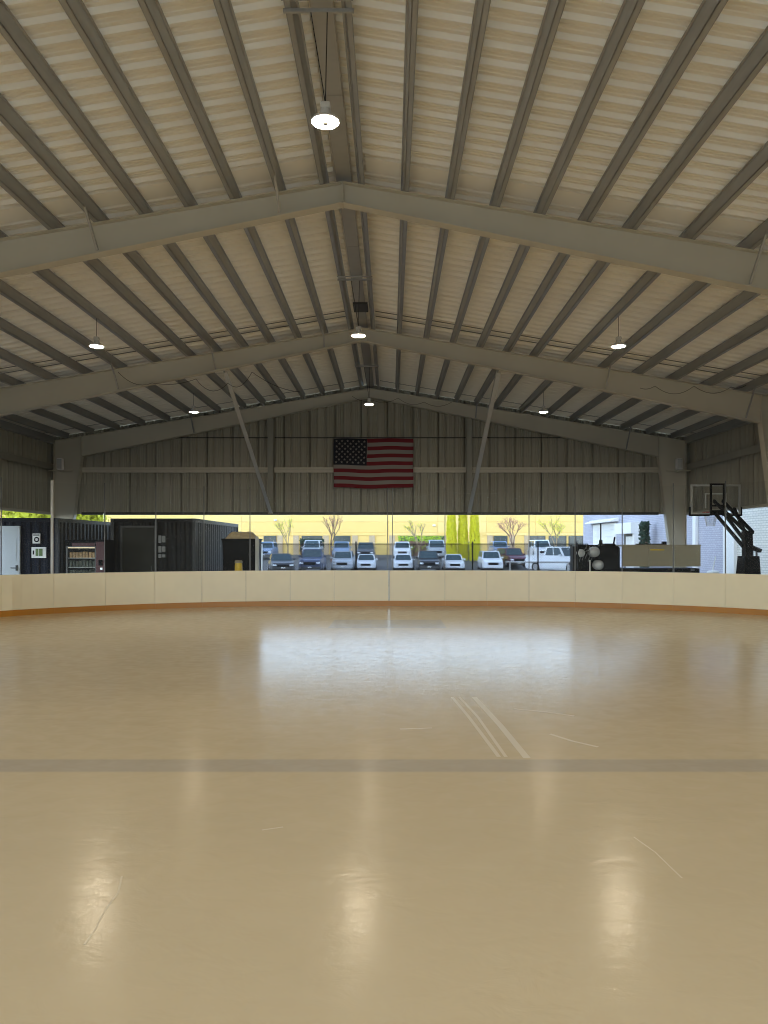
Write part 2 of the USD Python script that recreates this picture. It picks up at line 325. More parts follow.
for a, b in bays:
    for sd in (-1, 1):
        for o in OFFS:
            m = MB(); t, fw = 0.012, 0.062
            def slab(o0, o1, h0, h1):
                c = [on_slope(sd, o0, h0), on_slope(sd, o1, h0), on_slope(sd, o1, h1), on_slope(sd, o0, h1)]
                m.hexa([(c[0][0], a, c[0][1]), (c[1][0], a, c[1][1]), (c[1][0], b - 0.004, c[1][1]), (c[0][0], b - 0.004, c[0][1]), (c[3][0], a, c[3][1]), (c[2][0], a, c[2][1]), (c[2][0], b - 0.004, c[2][1]), (c[3][0], b - 0.004, c[3][1])])
            slab(o - t / 2, o + t / 2, 0.002, 0.178)
            slab(o - t / 2, o + fw, 0.002, 0.012); slab(o + fw - 0.008, o + fw, 0.002, 0.025)
            slab(o - 0.03, o + t / 2, 0.170, 0.178)
            part(ceil, 'purlin', m, MT['galv'])
for sd in (-1, 1):
    part(ceil, 'eave_strut', MB().box(min(RX + sd * 11.1, RX + sd * 11.28), max(RX + sd * 11.1, RX + sd * 11.28), 3.9, 27.2, deck_z(11.2) - 0.27, deck_z(11.2) - 0.04), MT['galv'])
for yb in (7.85, 15.8, 23.5):                         # cross angles between the ridge purlins, from which the ridge lamps hang
    part(ceil, 'ridge_cross_bar', MB().box(RX - 0.36, RX + 0.36, yb - 0.015, yb + 0.015, TOP - 0.085, TOP - 0.05).box(RX - 0.36, RX + 0.36, yb - 0.17, yb - 0.155, TOP - 0.075, TOP - 0.05), MT['galv'])
part(ceil, 'ridge_vent', MB().box(RX - 0.14, RX + 0.2, 17.7, 18.3, DECK - 0.17, DECK - 0.12), MT['dark_steel'])
for yb in (11.2, 18.55, 18.95, 26.4):                   # flat laps of the roof sheets close to the frames
    for sd in (-1, 1):
        w = 0.42 if yb < 12 else 0.05
        V = [(RX + sd * o, yb + dy, deck_z(o) - 0.004 + dz) for dz in (0, 0.046 if yb < 12 else 0.003) for o, dy in ((0.36, 0), (11.2, 0), (11.2, w), (0.36, w))]
        part(ceil, 'lap_strip', MB().hexa(V), MT['deck_b' if yb < 12 else 'dark_steel'])

# ------------------------------------------------------------------ walls of ribbed sheets
def sheet_wall(parent, mats, along, n0, n1, top, base, fixed, axis, out):
    k = 0; x = n0
    while x < n1 - 1e-6:
        R = [(x + a, b) for a, b in RL if x + a <= n1 + 0.04]; V = []
        for z in (0, 1):
            for a, b in R:
                zz = top(a) if z else base; q = fixed + out * b
                V.append((a, q, zz) if axis == 'x' else (q, a, zz))
        n = len(R)
        if n > 1: part(parent, 'wall_panel', MB().add(V, [[i, i + 1, n + i + 1, n + i] for i in range(n - 1)]), mats[0 if rng.random() < 0.6 else 1])
        x += 0.915; k += 1
WM = (MT['wallpanel'], MT['wallpanel_b'])
wb = thing('wall_back', kind='structure')
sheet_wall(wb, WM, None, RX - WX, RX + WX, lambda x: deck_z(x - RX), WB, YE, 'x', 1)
for a, b in ((-10.3, -3.62), (-3.4, 3.4), (3.62, 10.3)):
    z = 4.44; part(wb, 'girt', MB().box(RX + a, RX + b, YE - 0.2, YE - 0.19, z - 0.06, z + 0.02).box(RX + a, RX + b, YE - 0.2, YE - 0.004, z + 0.02, z + 0.03).box(RX + a, RX + b, YE - 0.12, YE - 0.004, z - 0.15, z - 0.06), MT['steel'])
    a, b = max(a, -7.9), min(b, 7.9)
    part(wb, 'sheet_lap', MB().box(RX + a, RX + b, YE - 0.012, YE - 0.002, 5.52, 5.56), MT['dark_steel'])
part(wb, 'base_trim', MB().box(RX - 10.2, RX + 10.2, YE - 0.2, YE - 0.004, WB - 0.03, WB + 0.06), MT['dark_steel'])
for o in (-3.51, 3.51):
    zt = 6.93 - 0.206 * 3.5
    part(wb, 'wall_column', MB().box(RX + o - 0.09, RX + o + 0.09, YE - 0.28, YE - 0.265, WB, zt).box(RX + o - 0.09, RX + o + 0.09, YE - 0.02, YE - 0.005, WB, zt).box(RX + o - 0.006, RX + o + 0.006, YE - 0.27, YE - 0.01, WB, zt), MT['wall_steel'])
for nm, sd in (('wall_left', -1), ('wall_right', 1)):
    w_ = thing(nm, kind='structure')
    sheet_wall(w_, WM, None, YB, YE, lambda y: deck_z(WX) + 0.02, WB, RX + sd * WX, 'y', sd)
    for z in (4.44,):
        for a, b in ((11.9, 19.45), (19.75, 26.95), (3.9, 11.6)):
            x0, x1 = sorted((RX + sd * (WX - 0.2), RX + sd * (WX - 0.004)))
            part(w_, 'girt', MB().box(x0, x1, a, b, z + 0.1, z + 0.112).box(*sorted((RX + sd * (WX - 0.2), RX + sd * (WX - 0.19))), a, b, z - 0.1, z + 0.1), MT['wall_steel'])
    x0, x1 = sorted((RX + sd * (WX - 0.10), RX + sd * (WX + 0.06)))
    part(w_, 'corner_trim', MB().box(x0, x1, YE - 0.1, YE + 0.08, WB - 0.03, deck_z(WX) + 0.03), MT['wallpanel'])
    x0, x1 = sorted((RX + sd * (WX - 0.12), RX + sd * (WX - 0.004)))
    part(w_, 'base_trim', MB().box(x0, x1, YB, YE, WB - 0.03, WB + 0.05), MT['steel'])

wf = thing('wall_front', kind='structure')
sheet_wall(wf, WM, None, RX - WX, RX + WX, lambda x: deck_z(x - RX), min(4.8, deck_z(WX) - 0.2), YB, 'x', -1)

# ------------------------------------------------------------------ tapered steel frames
rb = lambda o: 6.93 - 0.206 * o                       # underside of the rafter
rt = lambda o: TOP - 0.003 - o * SL
def frame(Y, label, brace_sides):
    t = thing('steel_frame', label, 'steel frame', (RX, Y, 0), group=None)
    for sd in (-1, 1):
        X = lambda o: RX + sd * o
        P = [(X(0), rb(0)), (X(10.15), rb(10.15)), (X(11.1), rb(10.15)), (X(11.1), rt(11.1)), (X(0), rt(0))]
        part(t, 'rafter_web', MB().plate(P if sd > 0 else P[::-1], 'y', Y, 0.016), MT['steel'])
        def strip(a, b, th, w=0.2):
            a, b = np.array(a), np.array(b); u = (b - a) / np.linalg.norm(b - a); n = np.array([-u[1], u[0]]) * th
            m = MB(); m.hexa([(a[0], Y - w / 2, a[1]), (b[0], Y - w / 2, b[1]), (b[0], Y + w / 2, b[1]), (a[0], Y + w / 2, a[1]), *[(p[0] + n[0], y, p[1] + n[1]) for p, y in ((a, Y - w / 2), (b, Y - w / 2), (b, Y + w / 2), (a, Y + w / 2))]]); return m
        part(t, 'bottom_flange', strip((X(0), rb(0)), (X(10.15), rb(10.15)), -0.014 * sd), MT['steel'])
        part(t, 'top_flange', strip((X(0), rt(0) - 0.014), (X(11.1), rt(11.1) - 0.014), 0.012 * sd), MT['steel'])
        C = [(X(10.75), -0.03), (X(11.1), -0.03), (X(11.1), rb(10.15)), (X(10.15), rb(10.15))]
        part(t, 'column_web', MB().plate(C if sd > 0 else C[::-1], 'y', Y, 0.016), MT['steel'])
        part(t, 'column_flange', strip((X(10.75), -0.03), (X(10.15), rb(10.15)), 0.014 * sd, 0.24), MT['steel'])
        part(t, 'column_flange', strip((X(11.1), -0.03), (X(11.1), rt(11.1)), -0.014 * sd, 0.24), MT['steel'])
        for o in (10.15,):
            part(t, 'stiffener', MB().box(*sorted((X(o) - 0.006, X(o) + 0.006)), Y - 0.09, Y + 0.09, rb(o) + 0.005, rt(o) - 0.02), MT['steel'])
        for o in brace_sides[sd]:
            part(t, 'flange_brace', MB().bar((X(o), Y - 0.1, rb(o) + 0.02), (X(o), Y - 0.62, rt(o) + 0.06), 0.035, 0.035), MT['galv'])
        for o in OFFS:
            c0 = on_slope(sd, o + 0.016, 0.02); c1 = on_slope(sd, o + 0.016, 0.16)
            part(t, 'purlin_clip', MB().bar((c0[0], Y - 0.11, c0[1]), (c1[0], Y - 0.11, c1[1]), 0.012, 0.16, up=(0, 1, 0)), MT['dark_steel'])
    part(t, 'ridge_plate', MB().box(RX - 0.012, RX + 0.012, Y - 0.1, Y + 0.1, rb(0) - 0.03, rt(0) - 0.005), MT['steel'])
    return t
frame(FRAMES[0], 'nearest tapered tan steel roof frame, its apex under the brightest ridge lamp', {-1: (0.95, 3.71, 6.18), 1: (6.18,)})
frame(FRAMES[1], 'middle tapered steel roof frame with draped cables and two struts sloping off it', {-1: (0.95, 3.71, 6.18, 9.74), 1: (6.18, 9.74)})
frame(FRAMES[2], 'farthest tapered steel roof frame standing against the ribbed end wall with the flag', {-1: (6.18,), 1: (3.71, 9.0)})
for o, lb in ((-3.5, 'pale angle-iron strut sloping down to the end wall, on the container side of the flag'), (3.5, 'pale angle-iron strut sloping down to the end wall, on the hoop side of the flag')):
    a, b = (RX + o, 19.72, rb(3.5) - 0.02), (RX + o, YE - 0.3, WB + 0.1)
    solo('wall_strut', MB().bar((a[0] - 0.05, *a[1:]), (b[0] - 0.05, *b[1:]), 0.012, 0.11).bar((a[0], a[1], a[2] - 0.05), (b[0], b[1], b[2] - 0.05), 0.11, 0.012), MT['pole_pale'], lb, 'strut')

# ------------------------------------------------------------------ lamps
def lamp(loc, cord, label, vee, lens='lens'):
    t = thing('high_bay_lamp', label, 'ceiling lamp', loc, 0)
    part(t, 'housing', MB().lathe([(0.0, 0.115), (0.05, 0.115), (0.06, 0.06), (0.08, 0.055), (0.085, 0.02), (0.138, 0.012), (0.147, -0.004), (0.145, -0.014), (0.134, -0.014)], (0, 0, 0), 32), MT['lamp_shell'], smooth=40, local=True)
    part(t, 'lens', MB().lathe([(0.134, -0.0135), (0.130, -0.02), (0.03, -0.02), (0.028, -0.0135)], (0, 0, 0), 32), MT[lens], 'glowing ring-shaped lens', smooth=40, local=True)
    part(t, 'sensor_cap', MB().lathe([(0.0295, -0.012), (0.028, -0.03), (0.018, -0.038), (0.0, -0.038)], (0, 0, 0), 16), MT['dark_steel'], local=True)
    part(t, 'driver_box', MB().bevbox(-0.05, 0.05, -0.05, 0.05, 0.115, 0.18, 0.01), MT['lamp_shell'], local=True)
    if vee: part(t, 'hanging_cable', MB().tube([(0, 0, 0.18), (-0.15, 0, cord)], 0.006, 5).tube([(0, 0, 0.18), (0.02, 0, cord)], 0.006, 5), MT['cable'], local=True)
    else: part(t, 'hanging_cable', MB().tube([(0, 0, 0.18), (0, 0, cord)], 0.006, 5), MT['cable'], local=True)
    return t
ridge = lamp((RX + 0.07, 7.85, 6.05), 1.12, 'nearest and brightest ring lamp, hung under the ridge', True)
dup(ridge, (RX + 0.07, 15.8, 6.03), 'ridge lamp hung in front of the apex of the middle roof frame', 'ceiling lamp')
lamp((RX + 0.07, 23.5, 6.03), 1.12, 'ridge lamp hung farthest away, close above the flag', True, 'lens_dim')
SLX, SRX = RX - 5.29, RX + 5.40
side = lamp((SLX, 15.75, 5.80), 0.72, 'lamp on a thin cord before the middle frame, on the container side', False)
dup(side, (SRX, 15.75, 5.80), 'lamp on a thin cord before the middle frame, on the hoop side', 'ceiling lamp')
far = lamp((SLX, 23.5, 5.79), 0.72, 'small lamp between the middle and farthest frames, on the container side', False, 'lens_dim')
dup(far, (SRX, 23.5, 5.79), 'small lamp between the middle and farthest frames, on the hoop side', 'ceiling lamp')
for y_ in (7.85, -0.1):                          # the rows over and behind the camera light the near floor
    if y_ < 7: dup(ridge, (RX + 0.07, y_, 6.05), 'ridge lamp hung above and behind the viewer', 'ceiling lamp')
    for x_, w_ in ((SLX, 'container'), (SRX, 'hoop')):
        if y_ > 7: dup(side, (x_, y_, 5.80), f'lamp on a cord before the nearest frame, out over the {w_} side', 'ceiling lamp')
        else: dup(side, (x_, y_, 5.80), f'side lamp above and behind the viewer, over the {w_} side', 'ceiling lamp')

# ------------------------------------------------------------------ dasher boards and acrylic shields
def band_mesh(s0, s1, i0, i1, z0, z1):
    S = np.linspace(s0, s1, max(2, int((s1 - s0) / 0.22) + 1)); V = []
    for s in S:
        a, b = on_arc(s, i0), on_arc(s, i1); V += [(*a, z0), (*b, z0), (*b, z1), (*a, z1)]
    F = []
    for k in range(len(S) - 1):
        for j in range(4): F.append([4 * k + j, 4 * k + (j + 1) % 4, 4 * k + 4 + (j + 1) % 4, 4 * k + 4 + j])
    F += [[3, 2, 1, 0], [4 * len(S) - 4, 4 * len(S) - 3, 4 * len(S) - 2, 4 * len(S) - 1]]
    return MB().add(V, F)
seams = [s_at_px(x) for x in (2, 54, 105.5, 155, 202, 246, 290, 334, 389, 445, 487, 529, 575, 622, 673, 725)]
lo = [seams[0]]
while lo[0] > 3.5: lo.insert(0, lo[0] - 2.0)
hi = [seams[-1]]
while hi[-1] < ARC[-1] - 3.5: hi.append(hi[-1] + 2.0)
allseams = lo[:-1] + seams + hi[1:]
db = thing('dasher_boards', 'low cream rink boards with an orange kick strip round the glossy floor', 'rink boards', (0, 21.7, 0))
for a, b in zip(allseams, allseams[1:]):
    g0 = 0.012 if abs(a - seams[8]) < 1e-6 else 0.003; g1 = 0.012 if abs(b - seams[8]) < 1e-6 else 0.003
    part(db, 'board_panel', band_mesh(a + g0, b - g1, 0.004 + 0.003 * rng.random(), 0.05, 0.0, 1.0), MT['board'])
    part(db, 'kick_strip', band_mesh(a + 0.001, b - 0.001, -0.012, 0.004, 0.0, 0.145), MT['kick'])
gs = thing('acrylic_shield', 'tall clear acrylic shield on slim posts rising from the boards', 'rink shield', (0, 21.7, 1.0))
pxs = [2, 52.5, 105, 156, 204, 250, 334, 387.5, 392.5, 445, 529, 575, 622, 673, 725]
for x in pxs:
    s = s_at_px(x); c = on_arc(s, 0.03); w = 0.026 if x == 52.5 else 0.011
    part(gs, 'post', MB().box(c[0] - w, c[0] + w, c[1] - w, c[1] + w, 1.002, 3.34), MT['pole_pale' if x == 52.5 else 'alu'])
ss = [s_at_px(x) for x in [2, 52.5, 105, 156, 204, 250, 334, 387.5, 445, 529, 575, 622, 673, 725]]
ss = [ss[0] - 2.0] + ss + [ss[-1] + 2.0]
for a, b in zip(ss, ss[1:]):
    part(gs, 'pane', band_mesh(a + 0.02, b - 0.02, 0.024, 0.036, 1.003, 3.28), MT['acrylic'])

# ------------------------------------------------------------------ flag on the end wall
FW, FH, FX0, FZ1, FY = 2.80, 1.70, px(333.5, 27.0), pz(438.5, 27.0), YE - 0.34
fg = thing('american_flag', 'red, white and blue flag with stars and stripes hung on the end wall', 'flag', (FX0 + FW / 2, FY, FZ1 - FH))
def wave(u, v): return np.array([FX0 + u * FW + 0.012 * math.sin(9 * v), FY + 0.035 * math.sin(7 * u + 2 * v) * (0.3 + v), FZ1 - v * FH - 0.05 * math.sin(math.pi * u) * v + 0.012 * math.sin(11 * u)])
def cloth(u0, u1, v0, v1, lift=0.0, nu=16):
    V, F = [], []
    for dy in (0, 0.006):
        for v in (v0, v1):
            for u in np.linspace(u0, u1, nu): V.append(wave(u, v) + (0, dy - lift, 0))
    n = nu
    for k in range(n - 1):
        F += [[k, k + 1, n + k + 1, n + k], [2 * n + k, 3 * n + k, 3 * n + k + 1, 2 * n + k + 1], [k, 2 * n + k, 2 * n + k + 1, k + 1], [n + k, n + k + 1, 3 * n + k + 1, 3 * n + k]]
    F += [[0, n, 3 * n, 2 * n], [n - 1, 3 * n - 1, 4 * n - 1, 2 * n - 1]]
    return MB().add(V, F)
for k in range(13):
    part(fg, 'stripe', cloth(0.42 if k < 7 else 0.0, 1.0, k / 13, (k + 1) / 13), MT['flag_red' if k % 2 == 0 else 'flag_white'], 'red stripe' if k % 2 == 0 else 'white stripe')
part(fg, 'canton', cloth(0, 0.42, 0, 7 / 13), MT['flag_blue'], 'dark blue star field')
m = MB()
for r in range(9):
    for c in range(6 if r % 2 == 0 else 5):
        u, v = 0.42 * ((2 * c + 1 + r % 2) / 12), 7 / 13 * (r + 1) / 10
        pc = wave(u, v) - (0, 0.014, 0)
        A = [pc + np.array([math.sin(q) * rr, 0, math.cos(q) * rr]) for k in range(10) for q, rr in [(k * math.pi / 5, 0.052 if k % 2 == 0 else 0.021)]]
        m.add([pc - (0, 0.002, 0)] + A, [[0, k + 1, (k + 1) % 10 + 1] for k in range(10)])
part(fg, 'stars', m, MT['flag_white'], 'white stars', kind='stuff')

# ------------------------------------------------------------------ cables, rope, fittings on columns
def sag(a, b, d, n=12):
    a, b = np.array(a, float), np.array(b, float); return [a + (b - a) * t - np.array([0, 0, 4 * d * t * (1 - t)]) for t in np.linspace(0, 1, n)]
def P3(x, y, Y): return (px(x, Y), Y, pz(y, Y))
def cable(pts, label, r=0.006, mt='cable', Y=19.42):
    m = MB()
    for (a, b, d) in pts: m.tube(sag(P3(*a, Y), P3(*b, Y), d), r, 5)
    solo('cable', m, MT[mt], label, 'cable')
cable([((640, 388), (655, 386), .05), ((655, 386), (694, 386), .2), ((694, 386), (731, 387), .17), ((731, 387), (752, 380), .1)], 'thin dark cable looped along the middle frame, toward the hoop side')
cable([((118, 372), (152, 383), .16), ((152, 383), (196, 379), .08)], 'dark cable drooping across the middle frame, toward the container side')
cable([((196, 379), (228, 383), .25), ((228, 383), (252, 372), .22), ((252, 372), (300, 392), .1)], 'dark cable sagging in loops round the head of the container-side strut')
cable([((372, 400), (398, 398), .12), ((398, 398), (424, 402), .15), ((424, 402), (452, 402), .15), ((352, 396), (372, 400), .1)], 'thin cable draped in shallow loops along the farthest frame', Y=26.9)
cable([((290, 493), (338, 491), .03), ((338, 491), (388, 490), .2), ((388, 490), (440, 491), .22), ((440, 491), (500, 493), .06)], 'pale slack cord drooping below the flag', 0.008, 'rope', 27.0)
for sd, lb in ((-1, 'small pale box lamp on a pipe bracket by the far container-side column'), (1, 'small pale box lamp on a pipe bracket by the far hoop-side column')):
    x = RX + sd * 10.72; t = thing('wall_floodlight', lb, 'floodlight', (x, 26.6, 4.3))
    part(t, 'bracket', MB().tube([(x - 0.42, 26.66, 4.3), (x + 0.42, 26.66, 4.3)], 0.025, 8).box(x - 0.03, x + 0.03, 26.66, 26.97, 4.27, 4.33), MT['steel'])
    part(t, 'housing', MB().bevbox(x - 0.1, x + 0.1, 26.56, 26.74, 4.33, 4.72, 0.02), MT['white'])
    part(t, 'face', MB().box(x - 0.08, x + 0.08, 26.548, 26.562, 4.36, 4.69), MT['pole_pale'])

# ------------------------------------------------------------------ containers on the left
def corrugated(m, a, b, z0, z1, n, amp, out):
    a, b = np.array(a, float), np.array(b, float); out = np.array(out, float); V = []
    q = [0, 0.25, 0.5, 0.75]; d = [0, 1, 1, 0]; ts, ds = [], []
    for k in range(n):
        for f_, h in zip((0.0, 0.18, 0.5, 0.68), (0, 1, 1, 0)): ts.append((k + f_) / n); ds.append(h)
    ts.append(1.0); ds.append(0)
    for z in (z0, z1):
        for t, h in zip(ts, ds): p = a + (b - a) * t - out * amp * h; V.append((p[0], p[1], z))
    k = len(ts); m.add(V, [[i, i + 1, k + i + 1, k + i] for i in range(k - 1)]); return m
def container(label, x0, x1, y0, y1, h, front, sidem, roofm):
    t = thing('shipping_container', label, 'container', ((x0 + x1) / 2, (y0 + y1) / 2, 0))
    part(t, 'front_wall', corrugated(MB(), (x0 + 0.08, y0 + 0.03), (x1 - 0.08, y0 + 0.03), 0.12, h - 0.1, 9, 0.035, (0, -1)).box(x0 + 0.05, x1 - 0.05, y0 + 0.09, y0 + 0.11, 0.1, h - 0.05), front)
    part(t, 'side_wall', corrugated(MB(), (x1 - 0.03, y0 + 0.08), (x1 - 0.03, y1 - 0.08), 0.12, h - 0.1, int((y1 - y0) / 0.28), 0.036, (1, 0)), sidem)
    part(t, 'side_wall', corrugated(MB(), (x0 + 0.03, y0 + 0.08), (x0 + 0.03, y1 - 0.08), 0.12, h - 0.1, int((y1 - y0) / 0.28), 0.036, (-1, 0)), sidem)
    part(t, 'rear_wall', MB().box(x0 + 0.05, x1 - 0.05, y1 - 0.07, y1 - 0.03, 0.1, h - 0.05), front)
    part(t, 'roof', MB().box(x0 + 0.02, x1 - 0.02, y0 + 0.02, y1 - 0.02, h - 0.05, h - 0.01), roofm)
    for x in (x0, x1 - 0.09):
        for y in (y0, y1 - 0.09): part(t, 'corner_post', MB().box(x, x + 0.09, y, y + 0.09, -0.032, h), sidem)
    for z0_, z1_ in ((0.0, 0.13), (h - 0.11, h)):
        for y in (y0, y1 - 0.06): part(t, 'rail', MB().box(x0 + 0.09, x1 - 0.09, y, y + 0.06, z0_, z1_), front)
        for x in (x0, x1 - 0.06): part(t, 'rail', MB().box(x, x + 0.06, y0 + 0.09, y1 - 0.09, z0_, z1_), sidem)
    return t
YA = 22.2; xa1 = px(58.5, YA)
ca = container('navy container with a pale door and two notices, partly cut off by the picture', xa1 - 2.44, xa1, YA, 26.55, 2.5, MT['navy'], MT['container_grey'], MT['navy'])
dx0, dx1 = px(-8, YA), px(20.5, YA)
dd = part(ca, 'door', MB().bevbox(dx0, dx1, YA - 0.045, YA + 0.02, 0.1, pz(526, YA), 0.006).box(dx0 + 0.12, dx1 - 0.1, YA - 0.052, YA - 0.04, 1.25, 1.9), MT['door_white'], 'pale grey-white panelled door')
part(dd, 'door_handle', MB().tube([(dx1 - 0.24, YA - 0.09, 1.06), (dx1 - 0.08, YA - 0.09, 1.06)], 0.014, 8).box(dx1 - 0.1, dx1 - 0.06, YA - 0.09, YA - 0.044, 0.98, 1.14), MT['dark_steel'])
sx0, sx1, sz0, sz1 = px(33, YA), px(40.5, YA), pz(543.5, YA), pz(533.5, YA)
sg = thing('notice', 'small white square notice with a black ring, above the bigger notice on the navy container', 'sign', ((sx0 + sx1) / 2, YA, sz0))
part(sg, 'board', MB().box(sx0, sx1, YA - 0.03, YA - 0.004, sz0, sz1), MT['white'])
cxn, czn = (sx0 + sx1) / 2 + 0.01, (sz0 + sz1) / 2 - 0.03
part(sg, 'ring', MB().tube([(cxn + 0.06 * math.cos(q), YA - 0.033, czn + 0.06 * math.sin(q)) for q in np.linspace(0, 2 * math.pi, 17)], 0.018, 6).box(sx0 + 0.02, sx1 - 0.02, YA - 0.036, YA - 0.028, sz1 - 0.06, sz1 - 0.03), MT['black'])
sx0, sx1, sz0, sz1 = px(32, YA), px(46.5, YA), pz(558, YA), pz(547, YA)
sg = thing('notice', 'wide white notice with dark green pictures, lower one on the navy container', 'sign', ((sx0 + sx1) / 2, YA, sz0))
part(sg, 'board', MB().box(sx0, sx1, YA - 0.03, YA - 0.004, sz0, sz1), MT['white'])
part(sg, 'picture', MB().box(sx0 + 0.12, sx0 + 0.2, YA - 0.036, YA - 0.028, sz0 + 0.06, sz1 - 0.05).box(sx0 + 0.22, sx0 + 0.32, YA - 0.036, YA - 0.028, sz0 + 0.06, sz1 - 0.05), MT['green_print'])
part(sg, 'icon', MB().box(sx0 + 0.035, sx0 + 0.075, YA - 0.036, YA - 0.028, sz0 + 0.1, sz1 - 0.1), MT['black'])

YC = 22.6; xc0, xc1 = px(110.5, YC), px(195.5, YC)
cc = container('long black container with a dark olive door, reaching under the end wall', xc0, xc1, YC, 28.95, 2.5, MT['container_dark'], MT['container_grey'], MT['container_dark'])
dx0, dx1, dzt = px(122.5, YC), px(154.5, YC), pz(527.5, YC)
dd = part(cc, 'door', MB().bevbox(dx0, dx1, YC - 0.03, YC + 0.02, 0.1, dzt, 0.006), MT['olive'], 'plain dark olive door')
part(cc, 'door_frame', MB().box(dx0 - 0.05, dx0 - 0.002, YC - 0.035, YC + 0.02, 0.0, dzt + 0.05).box(dx1 + 0.002, dx1 + 0.05, YC - 0.035, YC + 0.02, 0.0, dzt + 0.05).box(dx0, dx1, YC - 0.035, YC + 0.02, dzt + 0.002, dzt + 0.05), MT['dark_frame'])
part(dd, 'door_handle', MB().box(dx1 - 0.08, dx1 - 0.05, YC - 0.08, YC - 0.028, 0.95, 1.1), MT['dark_steel'])
for k, (y0, y1, lb) in enumerate(((535.5, 543, 'grey papers pinned highest beside the olive door'), (546, 552.5, 'grey papers pinned between two others beside the olive door'), (554, 558, 'grey papers pinned lowest beside the olive door'))):
    x0 = px(158.5, YC); m = MB().box(x0, x0 + 0.08, YC - 0.016, YC - 0.004, pz(y1, YC), pz(y0, YC)).box(x0 + 0.1, x0 + 0.2, YC - 0.016, YC - 0.004, pz(y1, YC) + 0.02, pz(y0, YC) - 0.01)
    solo('paper_notice', m, MT['alu'], lb, 'paper')

# vending machine between the two containers
YV = 21.65; vx0, vx1, vzt = px(65, YV), px(105, YV), 1.86
vm = thing('vending_machine', 'dark vending machine with rows of snacks behind glass, between the containers', 'vending machine', ((vx0 + vx1) / 2, YV + 0.4, -0.032))
wx0, wx1 = px(67.5, YV), px(95, YV)
part(vm, 'cabinet', MB().box(vx0, wx0, YV, YV + 0.75, -0.032, vzt).box(wx1, vx1, YV, YV + 0.75, -0.032, vzt).box(wx0, wx1, YV + 0.6, YV + 0.75, -0.032, vzt).box(wx0, wx1, YV, YV + 0.6, 1.66, vzt).box(wx0, wx1, YV, YV + 0.6, -0.032, 0.8), MT['black'])
part(vm, 'header_panel', MB().box(vx0 + 0.2, wx1, YV - 0.012, YV - 0.001, 1.68, 1.78), MT['red_dark'], 'dull red header strip')
part(vm, 'control_panel', MB().box(wx1 + 0.03, vx1 - 0.02, YV - 0.015, YV - 0.001, 0.5, vzt - 0.05), MT['red_dark'], 'dark red side panel')
part(vm, 'keypad', MB().bevbox(vx1 - 0.17, vx1 - 0.06, YV - 0.04, YV - 0.014, 1.14, 1.3, 0.006), MT['black'])
part(vm, 'coin_slot', MB().box(vx1 - 0.13, vx1 - 0.06, YV - 0.03, YV - 0.014, 1.02, 1.08), MT['chrome'])
for z, mt in ((1.36, 'snack_tan'), (1.1, 'snack_dark'), (0.84, 'snack_dark')):
    part(vm, 'shelf', MB().box(wx0, wx1, YV + 0.04, YV + 0.6, z - 0.02, z), MT['pole_pale'])
    m = MB(); n = 8
    for k in range(n):
        x0 = wx0 + 0.03 + (wx1 - wx0 - 0.04) * k / n; m.bevbox(x0, x0 + 0.075, YV + 0.06, YV + 0.3, z, z + 0.14 + 0.06 * rng.random(), 0.01)
    part(vm, 'snack_row', m, MT[mt], kind='stuff')
part(vm, 'light_strip', MB().box(wx0, wx1, YV + 0.03, YV + 0.05, 1.63, 1.655), mat('vend_light', (1, .85, .6), 0.5, emit=((1, .8, .5), 0.6)))
part(vm, 'window_frame', MB().box(wx0 - 0.025, wx0, YV - 0.012, YV + 0.01, 0.8, 1.68).box(wx1, wx1 + 0.02, YV - 0.012, YV + 0.01, 0.8, 1.68).box(wx0, wx1, YV - 0.012, YV + 0.01, 1.655, 1.68).box(wx0, wx1, YV - 0.012, YV + 0.01, 0.8, 0.83), MT['alu'])
part(vm, 'window_pane', MB().box(wx0, wx1, YV - 0.006, YV + 0.0, 0.83, 1.655), MT['acrylic'])

# black bin heaped with tan chips, cooler, rolled sheet
YK = 23.6; bx0, bx1 = px(222, YK), px(256, YK); zt = pz(539.5, YK)
bn = thing('black_bin', 'big black open bin heaped with tan chips beside the long container', 'bin', ((bx0 + bx1) / 2, YK + 0.5, -0.032))
part(bn, 'body', MB().hexa([(bx0 + .04, YK + .03, -.032), (bx1 - .04, YK + .03, -.032), (bx1 - .04, YK + 1.0, -.032), (bx0 + .04, YK + 1.0, -.032), (bx0, YK, zt), (bx1, YK, zt), (bx1, YK + 1.05, zt), (bx0, YK + 1.05, zt)]), MT['black'])
part(bn, 'rim', MB().bar((bx0, YK, zt), (bx1, YK, zt), .05, .05).bar((bx0, YK + 1.05, zt), (bx1, YK + 1.05, zt), .05, .05).bar((bx0, YK, zt), (bx0, YK + 1.05, zt), .05, .05).bar((bx1, YK, zt), (bx1, YK + 1.05, zt), .05, .05), MT['black'])
m = MB()
for k in range(7): x = px(234 + 2.4 * k, YK); m.lathe([(0.0, 0.0), (0.012, 0.004), (0.016, 0.012)], (x, YK - 0.02, zt - 0.1), 8)
part(bn, 'rivets', m, MT['chrome'], kind='stuff')
G = 14; V = []
for j in range(G + 1):
    for i in range(G + 1):
        u, v = i / G, j / G; e = min(u, 1 - u) * 2; e2 = min(v, 1 - v) * 2
        h = 0.22 * min(1, e * 2.6) * min(1, e2 * 2.2) + 0.05 * meshkit.noise(np.array([u * 7, v * 7, 0.3])) * min(1, 4 * e)
        V.append((bx0 + 0.02 + u * (bx1 - bx0 - 0.04), YK + 0.02 + v * 1.0, zt - 0.01 + h))
